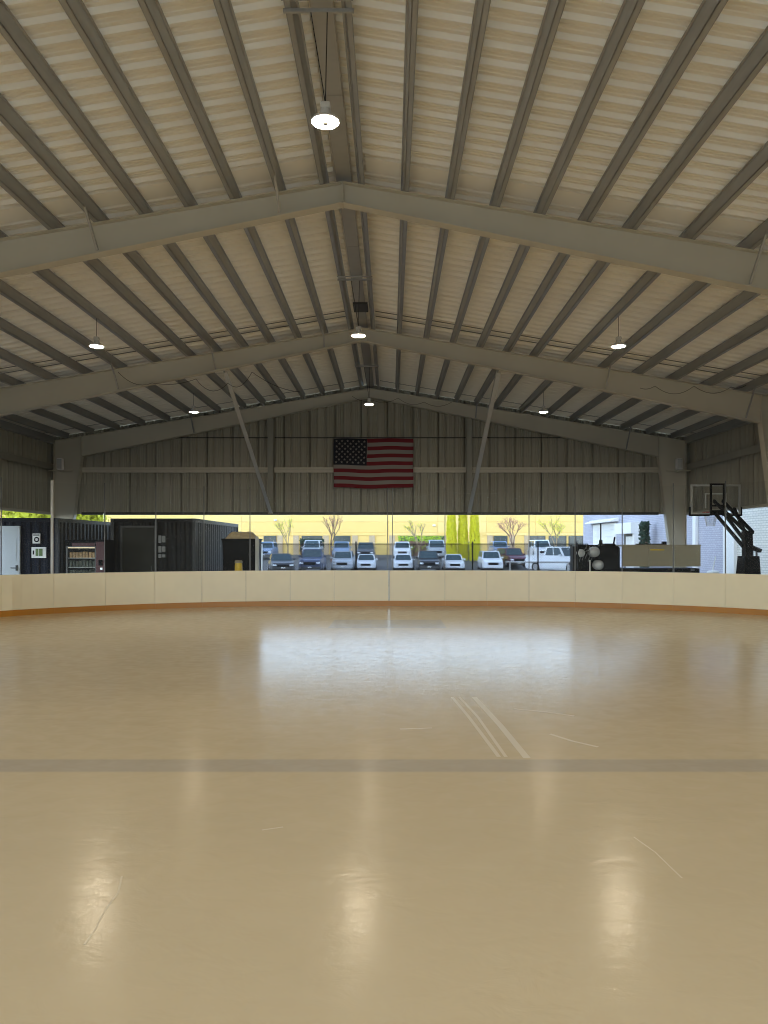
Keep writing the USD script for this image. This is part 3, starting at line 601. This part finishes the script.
part(bn, 'heap', MB().add(V, [[j * (G + 1) + i, j * (G + 1) + i + 1, (j + 1) * (G + 1) + i + 1, (j + 1) * (G + 1) + i] for j in range(G) for i in range(G)]), MT['tan_pile'], 'heap of tan chips', kind='stuff', smooth=True)
YY = 22.9; cx_ = px(238.6, YY)
tb = thing('trolley', 'low black trolley carrying the yellow cooler before the black bin', 'trolley', (cx_, YY, -0.032))
part(tb, 'deck', MB().box(cx_ - .28, cx_ + .28, YY - .25, YY + .25, 0.72, 0.76), MT['black'])
for a in (-.25, .25):
    for b in (-.22, .22): part(tb, 'leg', MB().box(cx_ + a - .02, cx_ + a + .02, YY + b - .02, YY + b + .02, -.032, 0.72), MT['black'])
jg = thing('drinks_cooler', 'small yellow drinks cooler with a pale lid and base on the black trolley', 'cooler', (cx_, YY, 0.762))
part(jg, 'body', MB().lathe([(0.0, 0.0), (0.15, 0.0), (0.16, 0.03), (0.15, 0.14), (0.115, 0.2), (0.105, 0.42), (0.0, 0.42)], (cx_, YY, 0.762), 20), MT['yellow'], smooth=40)
part(jg, 'lid', MB().lathe([(0.11, 0.42), (0.115, 0.45), (0.1, 0.5), (0.0, 0.51)], (cx_, YY, 0.762), 20), MT['tan_box'], smooth=40)
part(jg, 'tap', MB().box(cx_ - .02, cx_ + .02, YY - .19, YY - .14, 0.80, 0.86), MT['white'])
YR = 22.6; rx_ = px(257.2, YR)
solo('rolled_sheet', MB().lathe([(0.0, 0.0), (0.06, 0.0), (0.058, 0.5), (0.064, 0.9), (0.055, 1.5), (0.06, 1.9), (0.035, 2.0), (0.0, 2.01)], (rx_, YR, -0.032), 14), MT['pole_pale'], 'pale rolled sheet standing upright at the end of the black bin', 'roll', smooth=30)

# ------------------------------------------------------------------ machine and cabinet on the right
YM = 23.7
mx0, mx1 = px(577, YM), px(620.5, YM)
mc = thing('compressor', 'black machine with pale round tanks, pipes and an upright exhaust, beside the tan cabinet', 'machine', ((mx0 + mx1) / 2, YM + 0.5, -0.032))
part(mc, 'engine_cover', MB().bevbox(px(598, YM), mx1, YM, YM + 1.0, 0.35, pz(546, YM), 0.06).bevbox(px(605, YM), mx1 - 0.1, YM + .1, YM + .9, 1.6, pz(543.5, YM), 0.04), MT['black'])
part(mc, 'skid', MB().box(mx0, mx1, YM - 0.05, YM + 1.0, -0.032, 0.12).box(mx0, mx1, YM - 0.05, YM + 0.05, 0.3, 0.4), MT['black'])
part(mc, 'frame', MB().bar((mx0 + .03, YM, 0.1), (mx0 + .03, YM, 1.72), .05, .05).bar((mx0 + .03, YM, 1.70), (px(598, YM), YM, 1.70), .05, .05).bar((mx0 + .03, YM + .9, 0.1), (mx0 + .03, YM + .9, 1.72), .05, .05).box(mx0, px(600, YM), YM + .5, YM + .9, 0.5, 1.68), MT['black'])
def tank(x0, x1, y, z, r, nm):
    n = 7; A = [(x0 + r * 0.5 * (1 - math.cos(q)), r * math.sin(q)) for q in np.linspace(0.15, math.pi / 2, n)]
    B = [(x1 - r * 0.5 * (1 - math.cos(q)), r * math.sin(q)) for q in np.linspace(math.pi / 2, 0.15, n)]
    pr = A + B; part(mc, nm, MB().tube([((x0 + x1) / 2, y + a - x0, z) for a, b in pr], [b for a, b in pr], 18), MT['tank'], 'pale round-ended tank', smooth=40)
tank(px(588.5, YM), px(601, YM), YM - 0.08, pz(552, YM), 0.16, 'tank'); tank(px(592.5, YM), px(605, YM), YM - 0.1, pz(565, YM), 0.15, 'tank')
tank(px(577.5, YM), px(585, YM), YM - 0.06, pz(553, YM), 0.12, 'tank')
part(mc, 'exhaust_pipe', MB().tube([(px(604.3, YM), YM + .4, 1.6), (px(604.3, YM), YM + .4, pz(523, YM))], 0.022, 10).tube([(px(604.3, YM), YM + .4, 1.6), (px(604.3, YM), YM + .4, pz(540, YM))], 0.055, 12), MT['black'])
part(mc, 'lever', MB().tube([(px(614.7, YM), YM + .2, 1.6), (px(616.6, YM), YM + .2, pz(537, YM))], 0.026, 8), MT['black'])
part(mc, 'pipe', MB().tube([(px(589.4, YM), YM - .06, 0.1), (px(589.4, YM), YM - .06, pz(560, YM))], 0.022, 8), MT['white'], 'white upright pipe')
m = MB()
for k in range(6):
    a = px(580 + 3 * k, YM); m.tube([(a, YM + .1, 1.2 + .05 * (k % 3)), (a + .05, YM - .02, 1.5), (a + .2, YM + .1, 1.62 - .04 * (k % 2)), (a + .3, YM + .3, 1.72)], 0.014, 6)
part(mc, 'hoses', m, MT['alu'], kind='stuff')
bx0, bx1 = px(622, YM), px(700.5, YM)
cb = thing('equipment_cabinet', 'long tan metal cabinet on a black base beside the black machine', 'cabinet', ((bx0 + bx1) / 2, YM + 0.5, -0.032))
part(cb, 'base', MB().box(bx0 + .03, bx1 - .02, YM + .02, YM + 1.0, -0.032, 1.0), MT['black'])
for k in range(3):
    a, b = bx0 + (bx1 - bx0) * k / 3, bx0 + (bx1 - bx0) * (k + 1) / 3
    part(cb, 'side_panel', MB().bevbox(a + .003, b - .003, YM - 0.02, YM + 0.04, pz(566.5, YM), pz(545.5, YM) - .03, 0.008), MT['tan_box'])
part(cb, 'lid', MB().bevbox(bx0 - .01, bx1 + .01, YM - 0.03, YM + 1.05, pz(545.5, YM) - .03, pz(545, YM) + .01, 0.01), MT['tan_box'])
part(cb, 'top_rail', MB().box(px(640, YM), px(669, YM), YM + .4, YM + .45, 1.73, 1.76).bevbox(px(667, YM), px(671, YM), YM + .35, YM + .5, 1.73, 1.83, .01), MT['black'])
part(cb, 'nameplate', MB().box(px(650, YM), px(664, YM), YM - .026, YM - .019, pz(550.5, YM), pz(549, YM)), MT['yellow'], 'faded yellowish marking strip')
part(cb, 'lamp', MB().bevbox(px(691, YM), px(694.5, YM), YM - .01, YM + .03, pz(571, YM), pz(568.5, YM), .006), MT['alu'])
YS = 28.6; xs = px(713, YS)
sp = thing('stanchion', 'slim white leaning pole on a round white foot, beyond the tan cabinet', 'stanchion', (xs, YS, -0.08))
part(sp, 'foot', MB().lathe([(0, 0.0), (0.22, 0.0), (0.22, 0.78), (0.18, 0.82), (0.0, 0.84)], (xs, YS, -0.06), 20), MT['white'], smooth=40)
part(sp, 'pole', MB().tube([(xs - .02, YS, 0.75), (xs + .1, YS, pz(556, YS))], 0.022, 8), MT['white'])

# ------------------------------------------------------------------ portable basketball hoop, seen from behind
YBK = 22.8; hx0, hx1, hz0, hz1 = px(690.5, YBK), px(740.5, YBK), pz(515, YBK), pz(484.5, YBK); YO = 20.62; ox = px(748.5, YO)
hp = thing('basketball_hoop', 'portable black basketball hoop with a clear backboard, seen from behind', 'basketball hoop', (ox, YO, -0.032))
part(hp, 'base', MB().hexa([(ox - .28, YO - .3, -.032), (ox + .26, YO - .3, -.032), (ox + .26, YO + .35, -.032), (ox - .28, YO + .35, -.032), (ox - .18, YO - .2, pz(556, YO)), (ox + .2, YO - .2, pz(556, YO)), (ox + .2, YO + .25, pz(556, YO)), (ox - .18, YO + .25, pz(556, YO))]), MT['black'])
part(hp, 'mast', MB().bar((ox - .02, YO, 1.3), (ox - .02, YO + .05, pz(533, YO) + .05), .2, .24), MT['black'])
bcx = (hx0 + hx1) / 2 + .03; bz = (hz0 + hz1) / 2
piv = np.array([ox, YO + .05, pz(546, YO)])
for dz, dx in ((0.0, -.05), (0.36, 0.06)):
    for s in (-1, 1):
        part(hp, 'arm', MB().bar(piv + (s * .085 + dx, 0, dz), (bcx + s * .13, YBK - .12, bz - .36 + dz * .9), .06, .085), MT['black'])
part(hp, 'lift_strut', MB().bar(piv + (0, -.1, .12), (bcx + .12, YBK - .9, bz - .3), .07, .07), MT['black'])
part(hp, 'counterweight', MB().bar(piv + (.0, .0, .02), piv + (.2, -.3, -.13), .13, .09), MT['black'])
part(hp, 'mast_brace', MB().bar((ox + .17, YO - .1, 0.6), (ox + .17, YO - .1, pz(551, YO)), .04, .04).bar((ox + .17, YO - .1, pz(551, YO)), (ox - .02, YO, pz(548, YO)), .05, .05), MT['alu'])
f0, f1 = px(709.5, YBK), px(722.5, YBK)
part(hp, 'mount_frame', MB().bar((f0, YBK - .1, hz0 - .02), (f0, YBK - .1, hz1 + .02), .05, .05).bar((f1, YBK - .1, hz0 - .02), (f1, YBK - .1, hz1 + .02), .05, .05).bar((f0 - .025, YBK - .1, hz1), (f1 + .025, YBK - .1, hz1), .05, .05).bar((f0, YBK - .1, bz - .18), (f1, YBK - .1, bz - .18), .05, .05).box(f0, f1, YBK - .13, YBK - .03, hz0 - .01, hz0 + .14), MT['black'])
part(hp, 'backboard_frame', MB().box(hx0, hx0 + .055, YBK - .03, YBK + .03, hz0, hz1).box(hx1 - .055, hx1, YBK - .03, YBK + .03, hz0, hz1).box(hx0 + .055, hx1 - .055, YBK - .03, YBK + .03, hz1 - .05, hz1).box(hx0 + .055, hx1 - .055, YBK - .03, YBK + .03, hz0, hz0 + .055), MT['pole_pale'])
part(hp, 'backboard_pane', MB().box(hx0 + .055, hx1 - .055, YBK - .006, YBK + .006, hz0 + .055, hz1 - .05), MT['acrylic'])
tw = .3
part(hp, 'target_square', MB().box(bcx - tw - .04, bcx - tw, YBK + .007, YBK + .012, bz - .25, bz + .2).box(bcx + tw - .04, bcx + tw, YBK + .007, YBK + .012, bz - .25, bz + .2).box(bcx - tw, bcx + tw - .04, YBK + .007, YBK + .012, bz + .16, bz + .2), MT['white'])
part(hp, 'bottom_pad', MB().bevbox(hx0 - .03, f0, YBK - .04, YBK + .04, hz0 - .03, hz0 + .02, .01).bevbox(f1, hx1 + .03, YBK - .04, YBK + .04, hz0 - .03, hz0 + .02, .01).bevbox(hx0 - .04, hx0 + .0, YBK - .04, YBK + .04, hz0 - .03, hz0 + .24, .01).bevbox(hx1, hx1 + .04, YBK - .04, YBK + .04, hz0 - .03, hz0 + .24, .01), MT['black'])
rcy, rz_ = YBK + .42, hz0 + .1
part(hp, 'rim', MB().tube([(bcx + .23 * math.cos(q), rcy + .23 * math.sin(q), rz_) for q in np.linspace(0, 2 * math.pi, 25)], .011, 6, cap=False).box(bcx - .06, bcx + .06, YBK + .03, YBK + .2, rz_ - .04, rz_ + .01), MT['rim_orange'], 'orange rim')
m = MB()
for k in range(12):
    q = k * math.pi / 6
    for s in (-1, 1): m.tube([(bcx + r * math.cos(q + s * a), rcy + r * math.sin(q + s * a), rz_ - h) for r, a, h in ((.23, 0, 0), (.18, .26, .14), (.14, .52, .28), (.12, .78, .42))], .004, 4)
part(hp, 'net', m, MT['netting'], kind='stuff')

# ------------------------------------------------------------------ outside: chain-link fence
YF = 33.5; fx0, fx1 = px(262, YF), px(588, YF); ft = pz(544, YF)
fn = thing('chain_link_fence', 'black chain-link fence between the rink building and the parked cars', 'fence', ((fx0 + fx1) / 2, YF, -0.1))
for x, r in ((262, .05), (302, .03), (356, .07), (414, .03), (472.5, .06), (538, .06), (577, .07), (588, .03)):
    X = px(x, YF); part(fn, 'post', MB().tube([(X, YF, -.12), (X, YF, pz(541.5, YF) if r > .05 else ft)], r * (0.5 if x > 262 else .55), 8), MT['white' if x == 262 else 'black'])
part(fn, 'top_rail', MB().tube([(fx0, YF, ft), (px(461, YF), YF, ft)], .022, 6).tube([(px(471, YF), YF, ft), (fx1, YF, ft)], .022, 6), MT['black'])
V, F = [], []
def wire(a, b, r=0.008):
    a, b = np.array(a), np.array(b); t = (b - a) / np.linalg.norm(b - a); s = np.cross(t, (0, 1, 0)); k = len(V)
    for p in (a, b):
        for q in (0, 2.1, 4.2): V.append(p + r * (math.cos(q) * s + math.sin(q) * np.array([0, 1, 0])))
    for j in range(3): F.extend([[k + j, k + (j + 1) % 3, k + 3 + (j + 1) % 3], [k + j, k + 3 + (j + 1) % 3, k + 3 + j]])
H_ = ft + .08
for x in np.arange(fx0 - H_, fx1, 0.07):
    for s in (1, -1):
        a, b = (x, -.08), (x + H_, ft)
        if a[0] < fx0: a = (fx0, -.08 + fx0 - x)
        if b[0] > fx1: b = (fx1, ft - (x + H_ - fx1))
        if a[0] >= b[0]: continue
        if s < 0: a, b = (fx0 + fx1 - a[0], a[1]), (fx0 + fx1 - b[0], b[1])
        wire((a[0], YF, a[1]), (b[0], YF, b[1]))
part(fn, 'mesh_fabric', MB().add(V, F), MT['black'], kind='stuff')
solo('guard_rail', MB().tube([(px(506, 36), 36, pz(562, 36)), (px(572, 36), 36, pz(562, 36))], .035, 8).tube([(px(510, 36), 36, -.12), (px(510, 36), 36, pz(562, 36))], .03, 6).tube([(px(568, 36), 36, -.12), (px(568, 36), 36, pz(562, 36))], .03, 6), MT['white'], 'low white pipe rail just beyond the chain-link fence', 'rail')
solo('grass_strip', MB().hexa([(px(263, 50), 38, -.2), (px(277, 50), 38, -.2), (px(277, 56), 56, -.36), (px(263, 56), 56, -.36), (px(263, 50), 38, -.12), (px(277, 50), 38, -.12), (px(277, 56), 56, -.22), (px(263, 56), 56, -.22)]), MT['grass'], 'sunlit strip of grass beside the white fence post', 'grass', kind='stuff')

# ------------------------------------------------------------------ long brick building on the right
BX = 13.5
bb = thing('brick_building', 'long painted brick building beyond the hoop, grey-blue far part, white near part', 'building', (BX, 30, -.08))
part(bb, 'wall', MB().box(BX, BX + 9, 31.0, 54.0, -0.3, 4.6), MT['brick_grey'], 'grey-blue painted brick wall')
part(bb, 'wall', MB().box(BX, BX + 9, -10, 30.0, -0.3, 6.2), MT['brick_white'], 'white painted brick wall')
part(bb, 'pilaster', MB().box(BX - .12, BX + 9, 30.0, 31.0, -0.3, 6.3), MT['white'])
part(bb, 'roof_edge', MB().box(BX - .2, BX + 9.2, -10.2, 31.2, 6.3, 6.6), MT['white'])
part(bb, 'roof_edge', MB().box(BX - .2, BX + 9.2, 31.2, 54.2, 4.6, 4.85), MT['white'])
part(bb, 'downspout', MB().box(BX - .14, BX - .01, 33.75, 34.1, -0.1, 4.6), MT['white'])
ld = part(bb, 'loading_door', MB().box(BX - .05, BX - .005, 46.0, 51.2, -0.1, 3.05), MT['white'], 'wide white loading door')
for k in range(8): part(ld, 'door_slat', MB().bevbox(BX - .075, BX - .05, 46.1, 51.1, -0.05 + k * .385, .32 + k * .385, .01), MT['white'])
part(bb, 'canopy', MB().hexa([(BX - .45, 45.6, 3.12), (BX - .003, 45.6, 3.12), (BX - .003, 51.8, 3.12), (BX - .45, 51.8, 3.12), (BX - .45, 45.6, 3.18), (BX - .003, 45.6, 3.35), (BX - .003, 51.8, 3.35), (BX - .45, 51.8, 3.18)]), MT['white'])
part(bb, 'dock_shelter', MB().box(BX - .55, BX - .003, 41.5, 44.5, 2.35, 2.95).box(BX - .4, BX - .003, 41.5, 41.75, -.1, 2.35), MT['white'])
part(bb, 'doorway', MB().box(BX - .02, BX - .004, 41.75, 44.5, -.1, 2.35), MT['dark_frame'])
part(bb, 'inner_door', MB().box(BX - .06, BX - .02, 42.6, 44.0, -.1, 2.2), MT['white'])
part(bb, 'wall_lamp', MB().bevbox(BX - .25, BX - .003, 47.8, 48.1, 3.7, 3.95, .02), MT['dark_frame'])

# ------------------------------------------------------------------ long yellow building beyond the car park
YW = 97.0; g0 = gz(YW); wz0 = pz(535.5, YW); X0, X1 = -62.0, px(584, YW)
yb = thing('yellow_building', 'long yellow panel-clad building filling the view beyond the car park', 'building', ((X0 + X1) / 2, YW, g0))
nP = 14; rows = [(wz0, pz(532.7, YW)), (pz(532.7, YW), pz(522, YW)), (pz(522, YW), pz(511, YW)), (pz(511, YW), 7.6)]
for k in range(nP):
    a, b = X0 + (X1 - X0) * k / nP, X0 + (X1 - X0) * (k + 1) / nP
    for z0_, z1_ in rows: part(yb, 'wall_panel', MB().bevbox(a + .01, b - .01, YW, YW + .3, z0_ + .015, z1_ - .015, .02), MT['siding' if rng.random() < .6 else 'siding_b'])
part(yb, 'backing', MB().box(X0, X1, YW + .1, YW + 20, g0 - .3, 7.55), MT['siding'])
wins = [(264, 276), (302, 322), (334, 350), (399, 420), (424, 444), (494, 507), (530, 545), (549, 566), (569, 583)] + [(150, 180), (190, 230)]
for a, b in wins:
    a, b = px(a, YW), px(b, YW)
    w = part(yb, 'window', MB().box(a, b, YW + .02, YW + .09, g0 + .3, wz0 - .05), MT['window_dark'])
    n = max(2, int((b - a) / 1.3))
    for k in range(n + 1): x = a + (b - a) * k / n; part(w, 'mullion', MB().box(x - .05, x + .05, YW - .02, YW + .05, g0 + .3, wz0 - .05), MT['dark_frame'])
for x in (280, 296, 326, 355, 372, 392, 447, 490, 512, 527): part(yb, 'pier', MB().box(px(x, YW) - .35, px(x, YW) + .35, YW - .1, YW + .1, g0 - .1, wz0), MT['pier'])
for x, y in ((275.5, 520), (434, 525.5)): part(yb, 'wall_lamp', MB().bevbox(px(x, YW) - .18, px(x, YW) + .18, YW - .25, YW, pz(y, YW) - .1, pz(y, YW) + .12, .03), MT['white'])

# ------------------------------------------------------------------ trees and hedges
def tree(name, label, X, Y, h, spread, leaf, nleaf, ls, seed, bark='bark', trunk=0.3, depth=5, cat='tree', group=None, r0=None):
    r = random.Random(seed); z0 = gz(Y); t = thing(name, label, cat, (X, Y, z0), group=group); m = MB(); tips = []
    def grow(p, d, L, rad, k):
        q = p + d * L; m.tube([p, (p + q) / 2 + np.array([r.uniform(-1, 1), r.uniform(-1, 1), 0]) * L * .05, q], [rad, rad * .85, rad * .7], 5, cap=False)
        if k <= 2: tips.append((p, q))
        if k == 0: return
        for i in range(3 if k > 1 else 2):
            a = r.uniform(0, 2 * math.pi); s = r.uniform(.35, .8) * spread
            n = d + s * np.array([math.cos(a), math.sin(a), r.uniform(-.1, .35)]); grow(q, n / np.linalg.norm(n), L * r.uniform(.62, .82), rad * .6, k - 1)
    base = np.array([X, Y, z0 - .1]); L0 = h * trunk * 1.6
    grow(base, np.array([0, 0, 1.0]), L0, r0 or h * .02, depth - 1)
    part(t, 'branches', m, MT[bark])
    if nleaf:
        V, F = [], []
        for k in range(nleaf):
            a, b = r.choice(tips); c = a + (b - a) * r.uniform(.1, 1.1) + np.array([r.gauss(0, 1), r.gauss(0, 1), r.gauss(0, 1)]) * ls * 1.2
            u = np.array([r.gauss(0, 1) for _ in range(3)]); u /= np.linalg.norm(u); v = np.cross(u, [r.gauss(0, 1) for _ in range(3)]); v /= np.linalg.norm(v)
            i = len(V); V += [c - u * ls, c + v * ls * .5, c + u * ls, c - v * ls * .5]; F.append([i, i + 1, i + 2, i + 3])
        part(t, 'foliage', MB().add(V, F), leaf and MT[leaf], kind='stuff')
    return t
tree('budding_tree', 'sparse young tree with pale yellow buds above the charcoal sedan', px(288, 76), 76, 4.6, .6, 'leaf_yellow', 260, .09, 3, 'bark_pale', .22)
tree('bare_tree', 'bare reddish-brown branching tree behind the parked cars, between window bays', px(331, 77), 77, 5.2, .75, 'leaf_bud', 160, .07, 5, 'bark', .2)
tree('budding_tree', 'thin tree with scattered yellow buds beside the tall lime conifers', px(419, 77), 77, 4.8, .7, 'leaf_yellow', 240, .08, 8, 'bark_pale', .2)
tree('bare_tree', 'spreading tree with pinkish buds and bare branches over the maroon car', px(513, 77.5), 77.5, 5.0, .85, 'leaf_bud', 420, .08, 12, 'bark', .2)
tree('budding_tree', 'loose yellow-green budding tree over the white pickup', px(556, 76), 76, 5.0, .7, 'leaf_yellow', 520, .09, 15, 'bark_pale', .2)
for k, (X, Y, h, lb) in enumerate(((-17.3, 36, 5.0, 'lime-green leafy tree showing over the navy container'), (-20.2, 44, 5.4, 'lime-green leafy tree behind the one nearest the navy container'), (-22.9, 56, 5.4, 'yellow-green leafy tree showing in the slit beside the far corner column'))):
    tree('leafy_tree', lb, X, Y, h, .8, 'leaf_lime', 6500, .2, 40 + k, 'bark', .22)
def conifer(X, Y, h, w, label, seed):
    r = random.Random(seed); z0 = gz(Y); t = thing('columnar_conifer', label, 'conifer', (X, Y, z0)); V, F = [], []
    part(t, 'trunk', MB().tube([(X, Y, z0 - .1), (X, Y, z0 + h * .8)], [.09, .03], 6), MT['bark'])
    for k in range(3600):
        u = r.random() ** 0.85; a = r.uniform(0, 2 * math.pi); rad = w * (1 - u ** 2.2) ** .8 * (.75 + .3 * r.random() + .08 * math.sin(5 * a + 9 * u))
        c = np.array([X + rad * math.cos(a), Y + rad * math.sin(a), z0 + .1 + u * (h - .1)]); up = np.array([math.cos(a) * .25 + r.gauss(0, .2), math.sin(a) * .25 + r.gauss(0, .2), 1]); up /= np.linalg.norm(up)
        s = np.array([-math.sin(a + r.gauss(0, .6)), math.cos(a + r.gauss(0, .6)), 0]); i = len(V); L = .17
        V += [c - s * .07, c + s * .07, c + up * L * 1.5]; F.append([i, i + 1, i + 2])
    part(t, 'foliage', MB().add(V, F), MT['leaf_arbor'], kind='stuff')
conifer(px(451.5, 77), 77, 7.4, .5, 'tall lime columnar conifer, the one beside the thin budding tree', 1)
conifer(px(463, 77.4), 77.4, 7.9, .49, 'tall lime columnar conifer standing between the two others', 2)
conifer(px(474.5, 77), 77, 7.5, .5, 'tall lime columnar conifer, the one nearer the maroon car', 3)
def hedge(x0, x1, Y, h, label, leaf, n=900, d=.5):
    r = random.Random(int(x0)); z0 = gz(Y); a, b = px(x0, Y), px(x1, Y); t = thing('hedge', label, 'hedge', ((a + b) / 2, Y, z0)); V, F = [], []
    part(t, 'stems', MB().box(a + .1, b - .1, Y - d * .6, Y + d * .6, z0 - .05, z0 + h * .75), MT['bark'])
    for k in range(n):
        c = np.array([r.uniform(a, b), Y + r.uniform(-d, d), z0 + h * (r.random() ** .6)]); u = np.array([r.gauss(0, 1) for _ in range(3)]); u /= np.linalg.norm(u); v = np.cross(u, [r.gauss(0, 1) for _ in range(3)]); v /= np.linalg.norm(v)
        i = len(V); V += [c - u * .14, c + v * .08, c + u * .14, c - v * .08]; F.append([i, i + 1, i + 2, i + 3])
    part(t, 'foliage', MB().add(V, F), MT[leaf], kind='stuff')
hedge(398, 444, 90, 2.35, 'bright lime hedge below the yellow wall, behind the parked cars', 'leaf_hedge')
hedge(300, 324, 92, 2.0, 'dull green shrubs under the yellow building, above the dark pickup', 'leaf_dark')
hedge(641, 647.5, 39.3, 3.0, 'narrow dark green shrub against the grey-blue brick wall', 'leaf_dark', 700, .3)

# ------------------------------------------------------------------ parked cars (front toward the rink)
def car(label, kind, paint, X, Y, rz=0.0):
    L, W, H, hood, y0b, y0t, y1t, y1b = {'sedan': (4.6, 1.84, 1.45, .92, -1.0, -.25, 1.2, 1.9), 'suv': (4.7, 1.92, 1.76, 1.08, -1.1, -.55, 1.85, 2.2), 'pickup': (5.5, 2.0, 1.9, 1.18, -1.05, -.5, .75, .95), 'van': (4.9, 1.98, 1.95, 1.1, -1.5, -.8, 2.2, 2.4)}[kind]
    t = thing('parked_' + kind, label, 'car', (X, Y, gz(Y)), rz); pm_ = MT['paint_' + paint]; P = lambda n, m, mt, lb=None: part(t, n, m, mt, lb, local=True)
    st = [(-L / 2, .80, .35, hood * .72), (-L / 2 + .12, .92, .25, hood * .84), (-L / 2 + .5, .99, .22, hood * .93), (y0b, 1, .22, hood), (L / 2 - .6, 1, .22, hood * 1.02), (L / 2 - .1, .96, .28, hood * .98), (L / 2, .86, .38, hood * .85)]
    V = []
    for y, w, zb, ztp in st:
        w = w * W / 2; zm = zb + (ztp - zb) * .62
        V += [(-w * .93, y, zb), (-w, y, zb + .12), (-w, y, zm), (-w * .9, y, ztp), (w * .9, y, ztp), (w, y, zm), (w, y, zb + .12), (w * .93, y, zb)]
    F = [[8 * k + j, 8 * k + (j + 1) % 8, 8 * k + 8 + (j + 1) % 8, 8 * k + 8 + j] for k in range(len(st) - 1) for j in range(8)]
    F = [f_[::-1] for f_ in F]; e = 8 * (len(st) - 1)
    F += [[0, 1, 2, 7], [2, 5, 6, 7], [2, 3, 4, 5], [e + 7, e + 2, e + 1, e], [e + 7, e + 6, e + 5, e + 2], [e + 5, e + 4, e + 3, e + 2]]
    P('body', MB().add(V, F), pm_)
    wb_, wt_ = W * .455, W * .38; zb_ = hood - .03
    B = [(-wb_, y0b, zb_), (wb_, y0b, zb_), (wb_, y1b, zb_), (-wb_, y1b, zb_)]; T = [(-wt_, y0t, H), (wt_, y0t, H), (wt_, y1t, H), (-wt_, y1t, H)]
    P('cabin', MB().hexa(B + T), pm_)
    B, T = np.array(B), np.array(T); C = (B.sum(0) + T.sum(0)) / 8
    def pane(nm, i, j, u0, u1, v0, v1):
        q = [(B[i] * (1 - u) + B[j] * u) * (1 - v) + (T[i] * (1 - u) + T[j] * u) * v for u, v in ((u0, v0), (u1, v0), (u1, v1), (u0, v1))]
        n = np.cross(q[1] - q[0], q[3] - q[0]); n /= np.linalg.norm(n); n = n if np.dot(n, q[0] - C) > 0 else -n
        P(nm, MB().hexa([a - n * .01 for a in q] + [a + n * .012 for a in q]), MT['carglass'])
    pane('windshield', 0, 1, .06, .94, .1, .9); pane('rear_window', 2, 3, .08, .92, .15, .88)
    for i, j in ((1, 2), (3, 0)): pane('side_window', i, j, .1, .48, .15, .88); pane('side_window', i, j, .53, .92, .15, .88)
    if kind == 'pickup': P('bed_rails', MB().box(-W * .47, -W * .43, 1.0, L / 2 - .1, hood - .05, hood + .1).box(W * .43, W * .47, 1.0, L / 2 - .1, hood - .05, hood + .1), pm_)
    f_ = -L / 2
    P('grille', MB().bevbox(-W * .24, W * .24, f_ - .02, f_ + .1, hood * .5, hood * .7, .015), MT['black']); P('bumper', MB().bevbox(-W * .44, W * .44, f_ - .03, f_ + .25, .27, .45, .03), MT['dark_frame'] if paint not in ('white', 'silver') else pm_)
    P('number_plate', MB().box(-.16, .16, f_ - .045, f_ - .03, .36, .45), MT['white'])
    for s in (-1, 1):
        P('headlight', MB().bevbox(*sorted((s * W * .26, s * W * .42)), f_ - .01, f_ + .2, hood * .58, hood * .72, .02), MT['headlamp'])
        P('mirror', MB().bevbox(*sorted((s * W * .47, s * W * .58)), y0b + .25, y0b + .37, hood + .02, hood + .17, .02), pm_)
        for y in (-L * .3, L * .29):
            wr = .33 if kind == 'sedan' else .38; x0, x1 = s * (W / 2 - .2), s * (W / 2 + .01)
            q = P('wheel', MB().tube([(x0, y, wr), (x1, y, wr)], wr, 16), MT['tyre']); part(q, 'rim', MB().tube([(x1 - s * .05, y, wr), (x1 + s * .012, y, wr)], wr * .62, 14), MT['rim'], local=True)
    return t
for kind, paint, x, Y, rz, lb in (
    ('sedan', 'charcoal', 281, 60, 12, 'charcoal sedan parked nearest the grass strip and white post'),
    ('pickup', 'navy', 313, 66, 0, 'tall dark blue pickup parked beside the charcoal sedan'),
    ('suv', 'silver', 343.5, 69, 0, 'silver parked car close to the thick black fence post, container side'),
    ('sedan', 'white', 366.5, 71, 0, 'white sedan showing right beside the thick black fence post, hoop side'),
    ('sedan', 'white', 403, 71, 0, 'white sedan behind the fence, next to the black car'),
    ('suv', 'black', 428, 68, 0, 'tall black car parked between two white ones'),
    ('sedan', 'white', 453, 70, 0, 'white sedan parked below the lime conifers'),
    ('suv', 'white', 490, 70.5, 0, 'white car parked beside the maroon one, nose to the fence'),
    ('suv', 'maroon', 511, 73, 10, 'maroon car under the spreading pinkish tree'),
    ('pickup', 'white', 561, 57, 38, 'white pickup standing at an angle near the black machine'),
    ('suv', 'blue', 267, 82, 0, 'pale blue car in the back row above the grass strip'),
    ('van', 'silver', 313, 82, 0, 'silver van in the back row above the dark blue pickup'),
    ('suv', 'blue', 342, 83, 0, 'pale blue back-row car above the silver parked car'),
    ('suv', 'charcoal', 366, 81, 0, 'dark grey back-row car by the thick fence post'),
    ('suv', 'white', 402, 82, 0, 'white back-row car behind the fence-side white sedan and black car'),
    ('van', 'silver', 436, 83, 0, 'silver van in the back row beside the lime conifers'),
    ('suv', 'grey', 470, 83, 0, 'grey car half hidden behind the lime conifers'),
    ('suv', 'blue', 499, 88, 0, 'small distant pale blue car above the maroon one'),
    ('van', 'white', 540, 83, 0, 'white back-row van between the pinkish tree and the white pickup')):
    car(lb, kind, paint, px(x, Y), Y, rz)
